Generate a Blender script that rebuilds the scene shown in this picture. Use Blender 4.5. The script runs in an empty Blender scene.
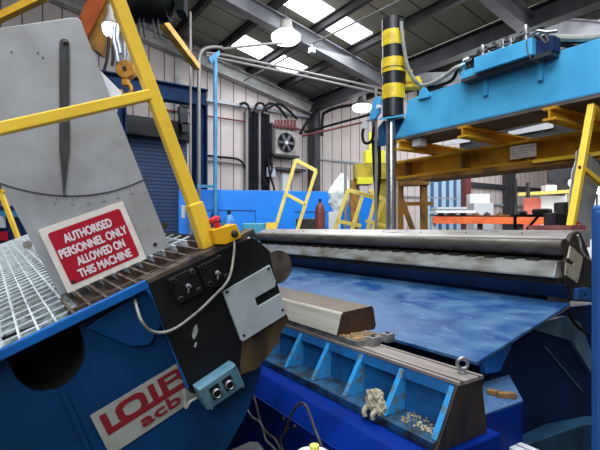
import bpy, bmesh, math, random
from mathutils import Vector as V, Matrix
random.seed(7)
C = bpy.context.scene.collection
PI = math.pi

# ------------------------------------------------------------------ survey of the place
F, HZ, H = 450.0, 228.0, 1.55            # focal length in pixels, horizon row, eye height (m)
cc, ss = 450/math.hypot(300, 450), 300/math.hypot(300, 450)
FW, RT, UP = V((ss, cc, 0)), V((cc, -ss, 0)), V((0, 0, 1))
EYE = V((0, 0, H))
def ray(u, v): return FW + RT*((u-300)/F) + UP*((HZ-v)/F)
def PX(u, v, x): d = ray(u, v); return EYE + d*(x/d.x)
def PY(u, v, y): d = ray(u, v); return EYE + d*(y/d.y)
def PZ(u, v, z): d = ray(u, v); return EYE + d*((z-H)/d.z)
def PD(u, v, t): return EYE + ray(u, v)*t
def PL(u, v, p, n): d = ray(u, v); return EYE + d*((p-EYE).dot(n)/d.dot(n))

# ------------------------------------------------------------------ materials
def lin(c):
    r = []
    for x in c[:3]:
        x /= 255.0
        r.append(x/12.92 if x <= 0.04045 else ((x+0.055)/1.055)**2.4)
    return (*r, 1.0)
def mat(name, col, rough=.55, metal=0., col2=None, scale=6., lo=.42, hi=.62, bump=0., stretch=(1, 1, 1), detail=6., spec=.5, rvar=0.):
    m = bpy.data.materials.new(name); m.use_nodes = True
    nt = m.node_tree; b = nt.nodes['Principled BSDF']
    b.inputs['Base Color'].default_value = lin(col)
    b.inputs['Roughness'].default_value = rough
    b.inputs['Metallic'].default_value = metal
    b.inputs['Specular IOR Level'].default_value = spec
    if col2 is not None or bump or rvar:
        tc = nt.nodes.new('ShaderNodeTexCoord'); mp = nt.nodes.new('ShaderNodeMapping'); mp.inputs['Scale'].default_value = stretch
        nz = nt.nodes.new('ShaderNodeTexNoise'); nz.inputs['Scale'].default_value = scale; nz.inputs['Detail'].default_value = detail
        nt.links.new(tc.outputs['Object'], mp.inputs['Vector']); nt.links.new(mp.outputs['Vector'], nz.inputs['Vector'])
        if col2 is not None:
            rp = nt.nodes.new('ShaderNodeValToRGB')
            rp.color_ramp.elements[0].position = lo; rp.color_ramp.elements[0].color = lin(col)
            rp.color_ramp.elements[1].position = hi; rp.color_ramp.elements[1].color = lin(col2)
            nt.links.new(nz.outputs['Fac'], rp.inputs['Fac']); nt.links.new(rp.outputs['Color'], b.inputs['Base Color'])
        if rvar:
            mr = nt.nodes.new('ShaderNodeMapRange'); mr.inputs['To Min'].default_value = max(0, rough-rvar); mr.inputs['To Max'].default_value = min(1, rough+rvar)
            mr.inputs['From Min'].default_value = .3; mr.inputs['From Max'].default_value = .7
            nt.links.new(nz.outputs['Fac'], mr.inputs['Value']); nt.links.new(mr.outputs['Result'], b.inputs['Roughness'])
        if bump:
            bp = nt.nodes.new('ShaderNodeBump'); bp.inputs['Strength'].default_value = bump; bp.inputs['Distance'].default_value = .01
            nt.links.new(nz.outputs['Fac'], bp.inputs['Height']); nt.links.new(bp.outputs['Normal'], b.inputs['Normal'])
    return m
def emit(name, col, strength):
    m = bpy.data.materials.new(name); m.use_nodes = True
    nt = m.node_tree; nt.nodes.clear()
    e = nt.nodes.new('ShaderNodeEmission'); o = nt.nodes.new('ShaderNodeOutputMaterial')
    e.inputs['Color'].default_value = lin(col); e.inputs['Strength'].default_value = strength
    nt.links.new(e.outputs[0], o.inputs[0]); return m
def ribbed(name, col, seam, axis, pitch, frac, rough=.7, var=None, bump=.4):
    """sheet cladding: a narrow darker seam every <pitch> metres along one axis"""
    m = mat(name, col, rough, col2=var or col, scale=1.3, lo=.3, hi=.75)
    nt = m.node_tree; b = nt.nodes['Principled BSDF']
    src = b.inputs['Base Color'].links[0].from_socket
    tc = nt.nodes.new('ShaderNodeTexCoord'); sp = nt.nodes.new('ShaderNodeSeparateXYZ'); nt.links.new(tc.outputs['Object'], sp.inputs[0])
    d = nt.nodes.new('ShaderNodeMath'); d.operation = 'DIVIDE'; d.inputs[1].default_value = pitch
    f = nt.nodes.new('ShaderNodeMath'); f.operation = 'FRACT'
    l = nt.nodes.new('ShaderNodeMath'); l.operation = 'LESS_THAN'; l.inputs[1].default_value = frac
    nt.links.new(sp.outputs[axis], d.inputs[0]); nt.links.new(d.outputs[0], f.inputs[0]); nt.links.new(f.outputs[0], l.inputs[0])
    mx = nt.nodes.new('ShaderNodeMix'); mx.data_type = 'RGBA'
    nt.links.new(l.outputs[0], mx.inputs[0]); nt.links.new(src, mx.inputs[6]); mx.inputs[7].default_value = lin(seam)
    nt.links.new(mx.outputs[2], b.inputs['Base Color'])
    if bump:
        bp = nt.nodes.new('ShaderNodeBump'); bp.inputs['Strength'].default_value = bump; bp.inputs['Distance'].default_value = .02; bp.invert = True
        nt.links.new(l.outputs[0], bp.inputs['Height']); nt.links.new(bp.outputs['Normal'], b.inputs['Normal'])
    return m

K = {}
K['wallclad'] = ribbed('wall cladding', (196, 184, 180), (84, 76, 75), 0, .36, .07, .75, (176, 166, 162))
K['deck'] = ribbed('roof deck', (176, 170, 154), (70, 67, 62), 1, .62, .05, .8, (156, 151, 136), .3)
K['deck2'] = ribbed('roof deck far bay', (186, 178, 160), (90, 85, 76), 1, .62, .04, .8, (170, 163, 147), .3)  # paler than the near deck: light on this roof put into the colour
K['floor'] = mat('concrete floor', (74, 72, 70), .8, col2=(50, 48, 46), scale=2.5, bump=.2)
K['steeldark'] = mat('dark painted steel', (52, 52, 56), .6, col2=(38, 38, 42), scale=3)
K['purlin'] = mat('purlin steel', (50, 47, 47), .65, col2=(38, 36, 36), scale=3)
K['rafter'] = mat('rafter steel', (118, 118, 122), .5, col2=(95, 95, 100), scale=2)
K['trimwhite'] = mat('gable trim', (178, 176, 172), .6, col2=(140, 138, 136), scale=2)
K['skylight'] = emit('skylight', (238, 246, 255), 7.0)
K['skylight_added'] = emit('added skylight', (232, 243, 255), 9.0)  # glow for unseen panes added to light the near zone
K['lamp'] = emit('lamp glow', (235, 248, 255), 8.0)
K['tube'] = emit('flood glow', (245, 250, 255), 14.0)
K['plate'] = mat('brushed steel plate', (182, 184, 188), .42, .25, col2=(140, 139, 138), scale=4.5, lo=.35, hi=.72, detail=9, rvar=.1)
K['pointer'] = mat('dark pointer', (70, 70, 72), .5, .3, col2=(55, 54, 54), scale=12, stretch=(8, 8, 1))
K['ink'] = mat('engraved ink', (58, 58, 60), .7)
K['black'] = mat('black rubber', (10, 10, 11), .7, spec=.15)
K['bolt'] = mat('dark bolt', (44, 42, 40), .45, .6, col2=(80, 74, 66), scale=60)
K['jaw'] = mat('oily black steel', (10, 10, 12), .55, .0, col2=(24, 22, 20), scale=9, lo=.45, hi=.75, bump=.15, spec=.28)
K['brown'] = mat('oily brown steel', (96, 76, 46), .5, .2, col2=(42, 34, 24), scale=8, stretch=(1.5, 1, .35), lo=.35, hi=.65, bump=.15)
K['rust'] = mat('rusty grating', (92, 78, 66), .75, .1, col2=(48, 40, 36), scale=14, bump=.3)
K['galv'] = mat('galvanised grating', (226, 232, 236), .4, .1, col2=(190, 196, 198), scale=20)
K['underdeck'] = mat('deck tray', (134, 142, 138), .6, col2=(52, 60, 64), scale=34, lo=.38, hi=.62, bump=.2)
K['bluedk'] = mat('machine blue', (0, 56, 102), .55, col2=(0, 38, 74), scale=2.2, lo=.35, hi=.7, spec=.22)
K['bluerim'] = mat('rim blue', (0, 98, 176), .45, col2=(0, 80, 150), scale=5)
K['hole'] = mat('hole black', (4, 5, 7), .9)  # near-black stands for the shade inside holes and tube mouths
K['guide'] = mat('pale guide plate', (164, 172, 172), .55, .1, col2=(134, 138, 134), scale=9, lo=.45, hi=.8)
K['guide2'] = mat('oiled guide plate', (168, 162, 146), .55, .1, col2=(126, 118, 100), scale=9, lo=.4, hi=.75)
K['signred'] = mat('sign red', (178, 18, 44), .4)
K['signred2'] = mat('sign red far', (196, 50, 54), .5)
K['signwhite'] = mat('sign white', (230, 222, 214), .5, col2=(206, 196, 182), scale=12, lo=.5, hi=.8)
K['letter'] = mat('white lettering', (235, 225, 228), .5)
K['logored'] = mat('logo red', (118, 14, 26), .55)
K['nameplate'] = mat('name plate', (150, 152, 144), .55, col2=(136, 138, 130), scale=6)
K['yellow'] = mat('safety yellow', (244, 202, 62), .42, col2=(222, 176, 50), scale=5, lo=.45, hi=.85)
K['yellowlt'] = mat('pale yellow paint', (236, 212, 104), .5, col2=(206, 178, 78), scale=9, lo=.5, hi=.8)
K['yellowox'] = mat('ochre beam yellow', (222, 168, 34), .55, col2=(168, 120, 26), scale=4, lo=.4, hi=.72)
K['ochre'] = mat('aged ochre steel', (164, 116, 44), .6, col2=(104, 74, 36), scale=5)
K['olive'] = mat('olive yellow paint', (176, 156, 40), .55, col2=(140, 120, 34), scale=5)
K['lemon'] = mat('lemon paint', (226, 222, 50), .5)
K['boxyellow'] = mat('switch box yellow', (224, 166, 24), .4, col2=(190, 136, 24), scale=14, lo=.5, hi=.8)
K['boxgrey'] = mat('blue grey box', (96, 138, 156), .4, .1, col2=(78, 118, 136), scale=7)
K['boxlid'] = mat('blue grey lid', (88, 124, 138), .4, .1, col2=(70, 106, 120), scale=7)
K['chrome'] = mat('chrome', (225, 225, 225), .15, 1.)
K['cable'] = mat('grey cable', (150, 148, 138), .55, col2=(118, 115, 106), scale=20)
K['cabledk'] = mat('dirty cable', (72, 68, 66), .6, col2=(48, 44, 44), scale=20)
K['ropeblk'] = mat('black hose', (12, 12, 14), .5, spec=.2)
K['hosegrey'] = mat('grey hose', (150, 150, 142), .45)
K['roller'] = mat('polished roller steel', (112, 106, 98), .42, .5, col2=(78, 70, 60), scale=9, stretch=(2, .5, 2), lo=.35, hi=.7, rvar=.1)
K['slab'] = mat('machined slab steel', (182, 176, 172), .36, .5, col2=(146, 138, 130), scale=8, stretch=(2, .4, 2), lo=.4, hi=.8, rvar=.1)
K['gripplate'] = mat('worn grip plate', (188, 190, 186), .36, .5, col2=(120, 108, 88), scale=6, stretch=(1, .6, 2), lo=.42, hi=.72)
K['rolldk'] = mat('dark roller end', (58, 54, 48), .5, .4, col2=(36, 34, 30), scale=16)
K['endbrown'] = mat('grimy end plate', (62, 52, 42), .6, .2, col2=(34, 30, 28), scale=11)
K['bluestrip'] = mat('navy strip', (4, 36, 82), .5, col2=(2, 26, 62), scale=5)
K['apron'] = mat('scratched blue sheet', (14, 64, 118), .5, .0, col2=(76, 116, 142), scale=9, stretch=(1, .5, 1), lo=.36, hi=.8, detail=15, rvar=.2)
def streaks(m, col, scale, stretch, lo, hi, fac):
    nt = m.node_tree; b = nt.nodes['Principled BSDF']; src = b.inputs['Base Color'].links[0].from_socket
    tc = nt.nodes.new('ShaderNodeTexCoord'); mp = nt.nodes.new('ShaderNodeMapping'); mp.inputs['Scale'].default_value = stretch; mp.inputs['Rotation'].default_value = (.2, .3, .5)
    nz = nt.nodes.new('ShaderNodeTexNoise'); nz.inputs['Scale'].default_value = scale; nz.inputs['Detail'].default_value = 12; nz.inputs['Roughness'].default_value = .7
    mr = nt.nodes.new('ShaderNodeMapRange'); mr.inputs['From Min'].default_value = lo; mr.inputs['From Max'].default_value = hi; mr.inputs['To Max'].default_value = fac
    nt.links.new(tc.outputs['Object'], mp.inputs[0]); nt.links.new(mp.outputs[0], nz.inputs['Vector']); nt.links.new(nz.outputs['Fac'], mr.inputs['Value'])
    mx = nt.nodes.new('ShaderNodeMix'); mx.data_type = 'RGBA'; nt.links.new(mr.outputs[0], mx.inputs[0]); nt.links.new(src, mx.inputs[6]); mx.inputs[7].default_value = lin(col)
    nt.links.new(mx.outputs[2], b.inputs['Base Color'])
streaks(K['plate'], (118, 106, 92), 6, (1, 1, 1), .58, .8, .6)
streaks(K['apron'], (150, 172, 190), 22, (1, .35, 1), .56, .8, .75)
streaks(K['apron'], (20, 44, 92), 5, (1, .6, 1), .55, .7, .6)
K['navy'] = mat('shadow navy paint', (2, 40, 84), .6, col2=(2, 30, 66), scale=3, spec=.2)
K['pedblue'] = mat('pedestal blue', (0, 36, 116), .55, col2=(0, 26, 90), scale=4, spec=.08)
K['steelblue'] = mat('pale blue steel', (96, 128, 152), .55, col2=(60, 90, 116), scale=4)
K['tableblue'] = mat('die table blue', (10, 86, 146), .55, col2=(8, 48, 86), scale=7, lo=.4, hi=.72)
K['tablechip'] = mat('die table rib edge', (40, 136, 198), .5, col2=(92, 100, 84), scale=22, lo=.5, hi=.66)
K['tabletop'] = mat('machined table top', (170, 160, 154), .4, .45, col2=(146, 134, 126), scale=9, stretch=(3, .4, 1))
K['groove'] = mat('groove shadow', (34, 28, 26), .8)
K['ledge'] = mat('oily ledge', (24, 72, 104), .5, .1, col2=(26, 26, 24), scale=14, lo=.4, hi=.62)
K['tableend'] = mat('oily table end', (56, 46, 34), .5, .2, col2=(34, 34, 34), scale=9, stretch=(2, 2, .6))
K['die'] = mat('die steel', (128, 112, 94), .28, .6, col2=(104, 90, 74), scale=3, stretch=(3, .3, 3), lo=.3, hi=.8)  # brownish reflection on the die top put into the base colour
K['dieside'] = mat('die side steel', (232, 230, 218), .3, .4, col2=(190, 184, 164), scale=3, stretch=(1, .3, 8), lo=.3, hi=.8)  # pale base stands for the bright reflection on the die side
K['dieend'] = mat('die end brown', (74, 50, 34), .55, .2, col2=(50, 36, 28), scale=12)
K['sawdust'] = mat('wood chips', (176, 140, 92), .85, col2=(120, 90, 58), scale=40)
K['clamp'] = mat('clamp block steel', (158, 158, 156), .4, .6, col2=(120, 120, 118), scale=12)
K['rag'] = mat('dirty rag', (172, 166, 144), .9, col2=(110, 102, 84), scale=26, lo=.4, hi=.66, bump=.5)
K['wood'] = mat('bare wood', (128, 92, 48), .75, col2=(92, 64, 34), scale=10, stretch=(1, 6, 6))
K['beamblue'] = mat('gantry sky blue', (76, 172, 218), .45, col2=(54, 146, 196), scale=3, lo=.38, hi=.75)
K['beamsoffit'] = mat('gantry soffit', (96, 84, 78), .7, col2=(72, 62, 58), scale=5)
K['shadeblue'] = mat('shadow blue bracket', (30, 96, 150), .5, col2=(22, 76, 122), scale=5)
K['cylblk'] = mat('cylinder black', (34, 34, 38), .35, .2)
K['cylyel'] = mat('cylinder yellow', (228, 198, 40), .4, col2=(200, 170, 40), scale=14)
K['rod'] = mat('hydraulic rod', (190, 190, 194), .22, .9)
K['fitting'] = mat('hydraulic fitting', (150, 150, 152), .35, .8)
K['fittingdk'] = mat('dark fitting', (40, 42, 46), .5, .4)
K['portal'] = mat('portal navy', (8, 48, 92), .6, col2=(6, 36, 74), scale=3, spec=.2)
K['polelight'] = mat('pole light blue', (66, 136, 178), .5, col2=(50, 116, 158), scale=5)
K['conduit'] = mat('grey conduit', (128, 124, 122), .5, .3)
K['redpipe'] = mat('red pipe', (104, 48, 48), .6)
K['railgrey'] = mat('grey sheeting rail', (150, 154, 160), .5, .3)
K['barrier'] = mat('bright blue panel', (0, 132, 236), .45, col2=(0, 116, 216), scale=1.5, lo=.3, hi=.7)
K['barrierdk'] = mat('barrier seam', (4, 74, 150), .6)
K['shutter'] = None
K['fanbody'] = mat('fan housing', (158, 154, 148), .6, col2=(128, 124, 118), scale=6)
K['fanblade'] = mat('fan blades', (84, 84, 88), .5)
K['panelgrey'] = mat('light grey box', (186, 190, 196), .55)
K['duct'] = mat('dark duct', (12, 13, 17), .8, col2=(26, 27, 33), scale=6, spec=.12)
K['bluegas'] = mat('gas bottle blue', (58, 126, 188), .4)
K['redgas'] = mat('gas bottle maroon', (118, 52, 48), .5, col2=(90, 42, 40), scale=8)
K['teal'] = mat('teal tank', (62, 148, 178), .45)
K['bag'] = mat('white polythene', (226, 232, 234), .35, col2=(196, 204, 208), scale=6, bump=.6)
K['orange'] = mat('rack orange', (236, 104, 34), .5, col2=(212, 88, 30), scale=4)
K['salmon'] = mat('salmon board', (232, 120, 104), .6)
K['white'] = mat('white board', (236, 236, 236), .6)
K['curtain'] = None
K['greywhite'] = mat('pale grey board', (196, 200, 204), .6)
K['darkitem'] = mat('dark workshop item', (50, 44, 40), .6, col2=(30, 28, 28), scale=9)
K['navyledge'] = mat('ledge navy', (22, 66, 96), .5, col2=(14, 46, 70), scale=6)
K['cabinet'] = mat('cabinet blue', (40, 92, 158), .45, col2=(32, 78, 138), scale=4)
K['craneor'] = mat('crane orange', (176, 84, 34), .5, col2=(150, 66, 28), scale=6)
K['cranegold'] = mat('crane gold', (150, 104, 36), .5, col2=(110, 78, 32), scale=4)
K['hoistyel'] = mat('hoist yellow', (214, 150, 24), .4, col2=(176, 116, 20), scale=18)
K['hoistblk'] = mat('hoist dark', (8, 9, 11), .7, col2=(18, 22, 19), scale=10, spec=.12)
K['sling'] = mat('bright sling steel', (190, 196, 204), .35, .4)
K['discend'] = mat('worn roller end', (98, 88, 76), .55, .2, col2=(66, 58, 50), scale=14)
K['rustred'] = mat('red oxide plate', (134, 78, 74), .7, col2=(104, 62, 58), scale=10)
K['swarf'] = mat('pale swarf', (170, 158, 130), .7, col2=(120, 108, 84), scale=40)
K['capyellow'] = mat('cap yellow', (222, 214, 90), .5)
K['redknob'] = mat('red knob', (200, 50, 60), .4)
K['mesh'] = mat('speckled blue lid', (34, 74, 120), .7, col2=(70, 100, 130), scale=60)
K['shutter'] = ribbed('roller shutter', (40, 74, 122), (14, 28, 52), 2, .085, .3, .5, (34, 66, 112), .6)
K['curtain'] = ribbed('blue strip curtain', (150, 176, 196), (62, 92, 128), 0, .42, .45, .4, (176, 196, 210), .3)

# ------------------------------------------------------------------ mesh builder
class MB:
    def __init__(s): s.v, s.f, s.sm = [], [], []
    def add(s, vs, fs, smooth=False):
        o = len(s.v); s.v += [V(p) for p in vs]; s.f += [[i+o for i in f] for f in fs]; s.sm += [smooth]*len(fs); return s
    def prism(s, pts, ext):
        n = len(pts); ext = V(ext); pts = [V(p) for p in pts]
        return s.add(pts+[p+ext for p in pts], [list(range(n))]+[list(range(2*n-1, n-1, -1))]+[[i, (i+1) % n, n+(i+1) % n, n+i] for i in range(n)])
    def hexa(s, b, t):   # four bottom corners, four top corners
        return s.add(list(b)+list(t), [[3, 2, 1, 0], [4, 5, 6, 7], [0, 1, 5, 4], [1, 2, 6, 5], [2, 3, 7, 6], [3, 0, 4, 7]])
    def obox(s, c, ax, ay, az):  # centre and half-vectors
        c, ax, ay, az = V(c), V(ax), V(ay), V(az)
        return s.hexa([c-ax-ay-az, c+ax-ay-az, c+ax+ay-az, c-ax+ay-az], [c-ax-ay+az, c+ax-ay+az, c+ax+ay+az, c-ax+ay+az])
    def box(s, lo, hi):
        lo, hi = V(lo), V(hi); c = (lo+hi)/2; h = (hi-lo)/2
        return s.obox(c, (h.x, 0, 0), (0, h.y, 0), (0, 0, h.z))
    def bar(s, p, q, w, h, up=UP):
        p, q = V(p), V(q); d = (q-p); L = d.length; d = d/L
        a = d.cross(V(up)); a = a.normalized() if a.length > 1e-6 else V((1, 0, 0)); b = a.cross(d).normalized()
        return s.obox((p+q)/2, d*L/2, a*w/2, b*h/2)
    def cyl(s, p, q, r, n=16, r2=None, smooth=True):
        p, q = V(p), V(q); r2 = r if r2 is None else r2; d = (q-p).normalized()
        a = d.cross(V((0, 0, 1))); a = a.normalized() if a.length > 1e-4 else V((1, 0, 0)); b = d.cross(a)
        ring = lambda c, R: [c+(a*math.cos(2*PI*i/n)+b*math.sin(2*PI*i/n))*R for i in range(n)]
        s.add(ring(p, r)+ring(q, r2), [[i, (i+1) % n, n+(i+1) % n, n+i] for i in range(n)], smooth)
        o = len(s.v)-2*n
        s.f += [[o+i for i in range(n-1, -1, -1)], [o+n+i for i in range(n)]]; s.sm += [False, False]
        return s
    def lathe(s, base, axis, prof, n=20):   # prof: list of (radius, distance along axis)
        base, d = V(base), V(axis).normalized()
        a = d.cross(V((0, 0, 1))); a = a.normalized() if a.length > 1e-4 else V((1, 0, 0)); b = d.cross(a)
        vs, fs = [], []
        for r, h in prof:
            vs += [base+d*h+(a*math.cos(2*PI*i/n)+b*math.sin(2*PI*i/n))*max(r, 1e-4) for i in range(n)]
        for k in range(len(prof)-1):
            fs += [[k*n+i, k*n+(i+1) % n, (k+1)*n+(i+1) % n, (k+1)*n+i] for i in range(n)]
        s.add(vs, fs, True); o = len(s.v)-n*len(prof)
        s.f += [[o+i for i in range(n-1, -1, -1)], [o+(len(prof)-1)*n+i for i in range(n)]]; s.sm += [False, False]
        return s
    def tube(s, path, r, n=8, smooth_path=True, closed=False):
        pts = [V(p) for p in path]
        if smooth_path and len(pts) > 2:
            q = []
            P = pts
            for i in range(len(P)-1):
                p0, p1, p2, p3 = P[max(i-1, 0)], P[i], P[i+1], P[min(i+2, len(P)-1)]
                for k in range(6):
                    t = k/6
                    q.append(.5*((2*p1)+(p2-p0)*t+(2*p0-5*p1+4*p2-p3)*t*t+(3*p1-p0-3*p2+p3)*t**3))
            q.append(P[-1]); pts = q
        m = len(pts); vs, fs = [], []; prev = None
        for i in range(m):
            d = (pts[min(i+1, m-1)]-pts[max(i-1, 0)]); d = d.normalized() if d.length > 1e-9 else V((0, 0, 1))
            if prev is None:
                a = d.cross(V((0, 0, 1))); a = a if a.length > 1e-3 else d.cross(V((1, 0, 0)))
            else:
                a = prev-d*prev.dot(d)
            a.normalize(); prev = a; b = d.cross(a)
            vs += [pts[i]+(a*math.cos(2*PI*k/n)+b*math.sin(2*PI*k/n))*r for k in range(n)]
        for i in range(m-1):
            fs += [[i*n+k, i*n+(k+1) % n, (i+1)*n+(k+1) % n, (i+1)*n+k] for k in range(n)]
        s.add(vs, fs, True); o = len(s.v)-m*n
        s.f += [[o+k for k in range(n-1, -1, -1)], [o+(m-1)*n+k for k in range(n)]]; s.sm += [False, False]
        return s
    def ibeam(s, p, q, h, w, t=.012, up=UP, tf=None):
        p, q = V(p), V(q); d = (q-p).normalized(); a = d.cross(V(up)).normalized(); b = a.cross(d); tf = tf or t*1.4
        W, T, Hh = w/2, t/2, h/2
        pr = [(-W, -Hh), (W, -Hh), (W, -Hh+tf), (T, -Hh+tf), (T, Hh-tf), (W, Hh-tf), (W, Hh), (-W, Hh), (-W, Hh-tf), (-T, Hh-tf), (-T, -Hh+tf), (-W, -Hh+tf)]
        return s.prism([p+a*x+b*y for x, y in pr], q-p)
    def ball(s, c, r, n=14, sq=(1, 1, 1)):
        c = V(c); vs, fs = [], []
        for j in range(n//2+1):
            th = PI*j/(n//2)
            vs += [c+V((sq[0]*r*math.sin(th)*math.cos(2*PI*i/n), sq[1]*r*math.sin(th)*math.sin(2*PI*i/n), sq[2]*r*math.cos(th))) for i in range(n)]
        for j in range(n//2):
            fs += [[j*n+i, j*n+(i+1) % n, (j+1)*n+(i+1) % n, (j+1)*n+i] for i in range(n)]
        return s.add(vs, fs, True)

def base_of(mb):
    lo = V((min(v[i] for v in mb.v) for i in range(3))); hi = V((max(v[i] for v in mb.v) for i in range(3)))
    return V(((lo.x+hi.x)/2, (lo.y+hi.y)/2, lo.z))
def rootloc(o):
    p = V((0, 0, 0))
    while o is not None: p += o.location; o = o.parent
    return p
def build(name, mb, m, parent=None, bevel=0., loc=None):
    me = bpy.data.meshes.new(name)
    org = rootloc(parent) if parent is not None else (loc if loc is not None else base_of(mb))
    off = V((0, 0, 0))
    me.from_pydata([tuple(v-org) for v in mb.v], [], mb.f)
    me.polygons.foreach_set('use_smooth', mb.sm)
    bm = bmesh.new(); bm.from_mesh(me)
    bmesh.ops.remove_doubles(bm, verts=bm.verts, dist=1e-6)
    bmesh.ops.recalc_face_normals(bm, faces=bm.faces); bm.to_mesh(me); bm.free()
    if any(mb.sm): me.set_sharp_from_angle(angle=.75)
    me.materials.append(m)
    o = bpy.data.objects.new(name, me); C.objects.link(o)
    if parent is not None: o.parent = parent
    else: o.location = org
    if bevel:
        b = o.modifiers.new('edge', 'BEVEL'); b.width = bevel; b.segments = 2; b.limit_method = 'ANGLE'; b.angle_limit = .7
    return o
def tag(o, label, cat, group=None, kind=None):
    o['label'] = label; o['category'] = cat
    if group: o['group'] = group
    if kind: o['kind'] = kind
    return o
def thing(name, label, cat, loc, group=None):
    o = bpy.data.objects.new(name, None); C.objects.link(o); o.location = V(loc); o.empty_display_size = .1
    return tag(o, label, cat, group)
def struct(name, mb, m, bevel=0.):
    o = build(name, mb, m, None, bevel, V((0, 0, 0))); o['kind'] = 'structure'; return o
def solo(name, mb, m, label, cat, group=None, bevel=0., kind=None):
    return tag(build(name, mb, m, None, bevel), label, cat, group, kind)
def lettering(name, rows, m, parent, nrm, depth=.0006, bold=.0):
    """rows: (text, start point, right dir, up dir, cap height, width or None)"""
    mb = MB()
    for text, p, r, u, size, width in rows:
        cu = bpy.data.curves.new('t', 'FONT'); cu.body = text; cu.size = 1.0;  cu.extrude = 0
        ob = bpy.data.objects.new('t', cu); C.objects.link(ob)
        dg = bpy.context.evaluated_depsgraph_get(); dg.update()
        me = bpy.data.meshes.new_from_object(ob.evaluated_get(dg))
        xs = [v.co.x for v in me.vertices]
        if xs:
            sy = size/.70; x0, x1 = min(xs), max(xs)
            sx = width/(x1-x0) if width else sy
            p, r, u = V(p), V(r).normalized(), V(u).normalized()
            for k, (bx, by) in enumerate(((0, 0), (bold, 0), (-bold, 0), (0, bold), (0, -bold)) if bold else ((0, 0),)):
                mb.add([p+r*((v.co.x-x0)*sx+bx*size)+u*(v.co.y*sy+by*size)+V(nrm)*(depth+k*.00025) for v in me.vertices], [list(f.vertices) for f in me.polygons])
        bpy.data.objects.remove(ob); bpy.data.curves.remove(cu); bpy.data.meshes.remove(me)
    return build(name, mb, m, parent)

# ================================================================== THE HALL
YW = 10.7                       # gable wall
XV = 7.45                       # valley between the two bays
SL = .221                       # roof slope
def zd(x): return 5.3+SL*abs(XV-x)
fl = MB().box((-9, -9, -.2), (24, 11.2, 0)); struct('floor', fl, K['floor'])
w = MB().prism([(-9, YW, 0), (24, YW, 0), (24, YW, zd(24)), (XV, YW, zd(XV)), (-9, YW, zd(-9))], (0, .3, 0)); struct('wall_back', w, K['wallclad'])
struct('wall_left', MB().box((-9.3, -9, 0), (-9, YW, zd(-9))), K['wallclad'])
struct('wall_right', MB().box((24, -9, 0), (24.3, YW, zd(24))), K['wallclad'])
struct('wall_front', MB().prism([(-9, -9, 0), (24, -9, 0), (24, -9, zd(24)), (XV, -9, zd(XV)), (-9, -9, zd(-9))], (0, -.3, 0)), K['wallclad'])
struct('ceiling', MB().prism([(-9, -9, zd(-9)), (XV, -9, zd(XV)), (XV, -9, zd(XV)+.15), (-9, -9, zd(-9)+.15)], (0, 20, 0)), K['deck'])
struct('ceiling.001', MB().prism([(XV, -9, zd(XV)), (24, -9, zd(24)), (24, -9, zd(24)+.15), (XV, -9, zd(XV)+.15)], (0, 20, 0)), K['deck2'])
n = 1
for x in (6.42, 5.42, 4.42, 3.42, 2.42, 1.42, .42, -1.0, -2.5):
    struct(f'trim_{n}', MB().ibeam((x, -8.9, zd(x)-.1), (x, YW, zd(x)-.1), .18, .1, .012), K['purlin']); n += 1
for x in (8.45, 9.6, 10.8, 12.0, 13.2):
    struct(f'trim_{n}', MB().ibeam((x, -8.9, zd(x)-.1), (x, YW, zd(x)-.1), .18, .1, .012), K['purlin']); n += 1
for y in (7.6, 4.15, .6, -3):     # portal rafters of the first bay
    struct(f'trim_{n}', MB().ibeam((-9, y, zd(-9)-.37), (XV-.1, y, zd(XV-.1)-.37), .32, .2, .014), K['rafter']); n += 1
struct(f'trim_{n}', MB().ibeam((-9, YW-.16, zd(-9)-.36), (XV-.05, YW-.16, zd(XV-.05)-.36), .3, .22, .014), K['trimwhite']); n += 1
for y in (7.6, 4.15, .6, -3):     # second bay
    struct(f'trim_{n}', MB().ibeam((XV+.1, y, zd(XV+.1)-.37), (23.9, y, zd(23.9)-.37), .32, .2, .014), K['rafter']); n += 1
struct(f'trim_{n}', MB().ibeam((XV, -8.9, 5.05), (XV, YW, 5.05), .34, .24, .016), K['steeldark']); n += 1         # valley beam
struct(f'trim_{n}', MB().box((XV-.1, YW-.42, 0), (XV+.1, YW-.06, 4.9)), K['steeldark'], .01); n += 1               # valley column
pc = PY(507, 200, YW-.2)
struct(f'trim_{n}', MB().ibeam((pc.x, YW-.22, 0), (pc.x, YW-.22, zd(pc.x)-.5), .5, .34, .02, (0, 1, 0)), K['steeldark']); n += 1
pc2 = PY(465, 200, YW-.1)
struct(f'trim_{n}', MB().box((pc2.x-.16, YW-.25, 0), (pc2.x+.16, YW-.02, zd(pc2.x)-.6)), K['redpipe']); n += 1
for z, t in ((2.6, .05), (3.55, .05)):
    struct(f'trim_{n}', MB().box((XV+.2, YW-.07, z), (pc2.x-.3, YW, z+t)), K['railgrey']); n += 1
struct(f'trim_{n}', MB().box((pc2.x+.3, YW-.1, 3.1), (23.5, YW, 3.3)), K['steeldark']); n += 1
struct(f'trim_{n}', MB().box((pc2.x+.3, YW-.08, 2.45), (23.5, YW, 2.53)), K['railgrey']); n += 1
struct(f'trim_{n}', MB().box((-3, YW-.08, 4.5), (2.7, YW, 4.6)), K['steeldark']); n += 1
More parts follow.
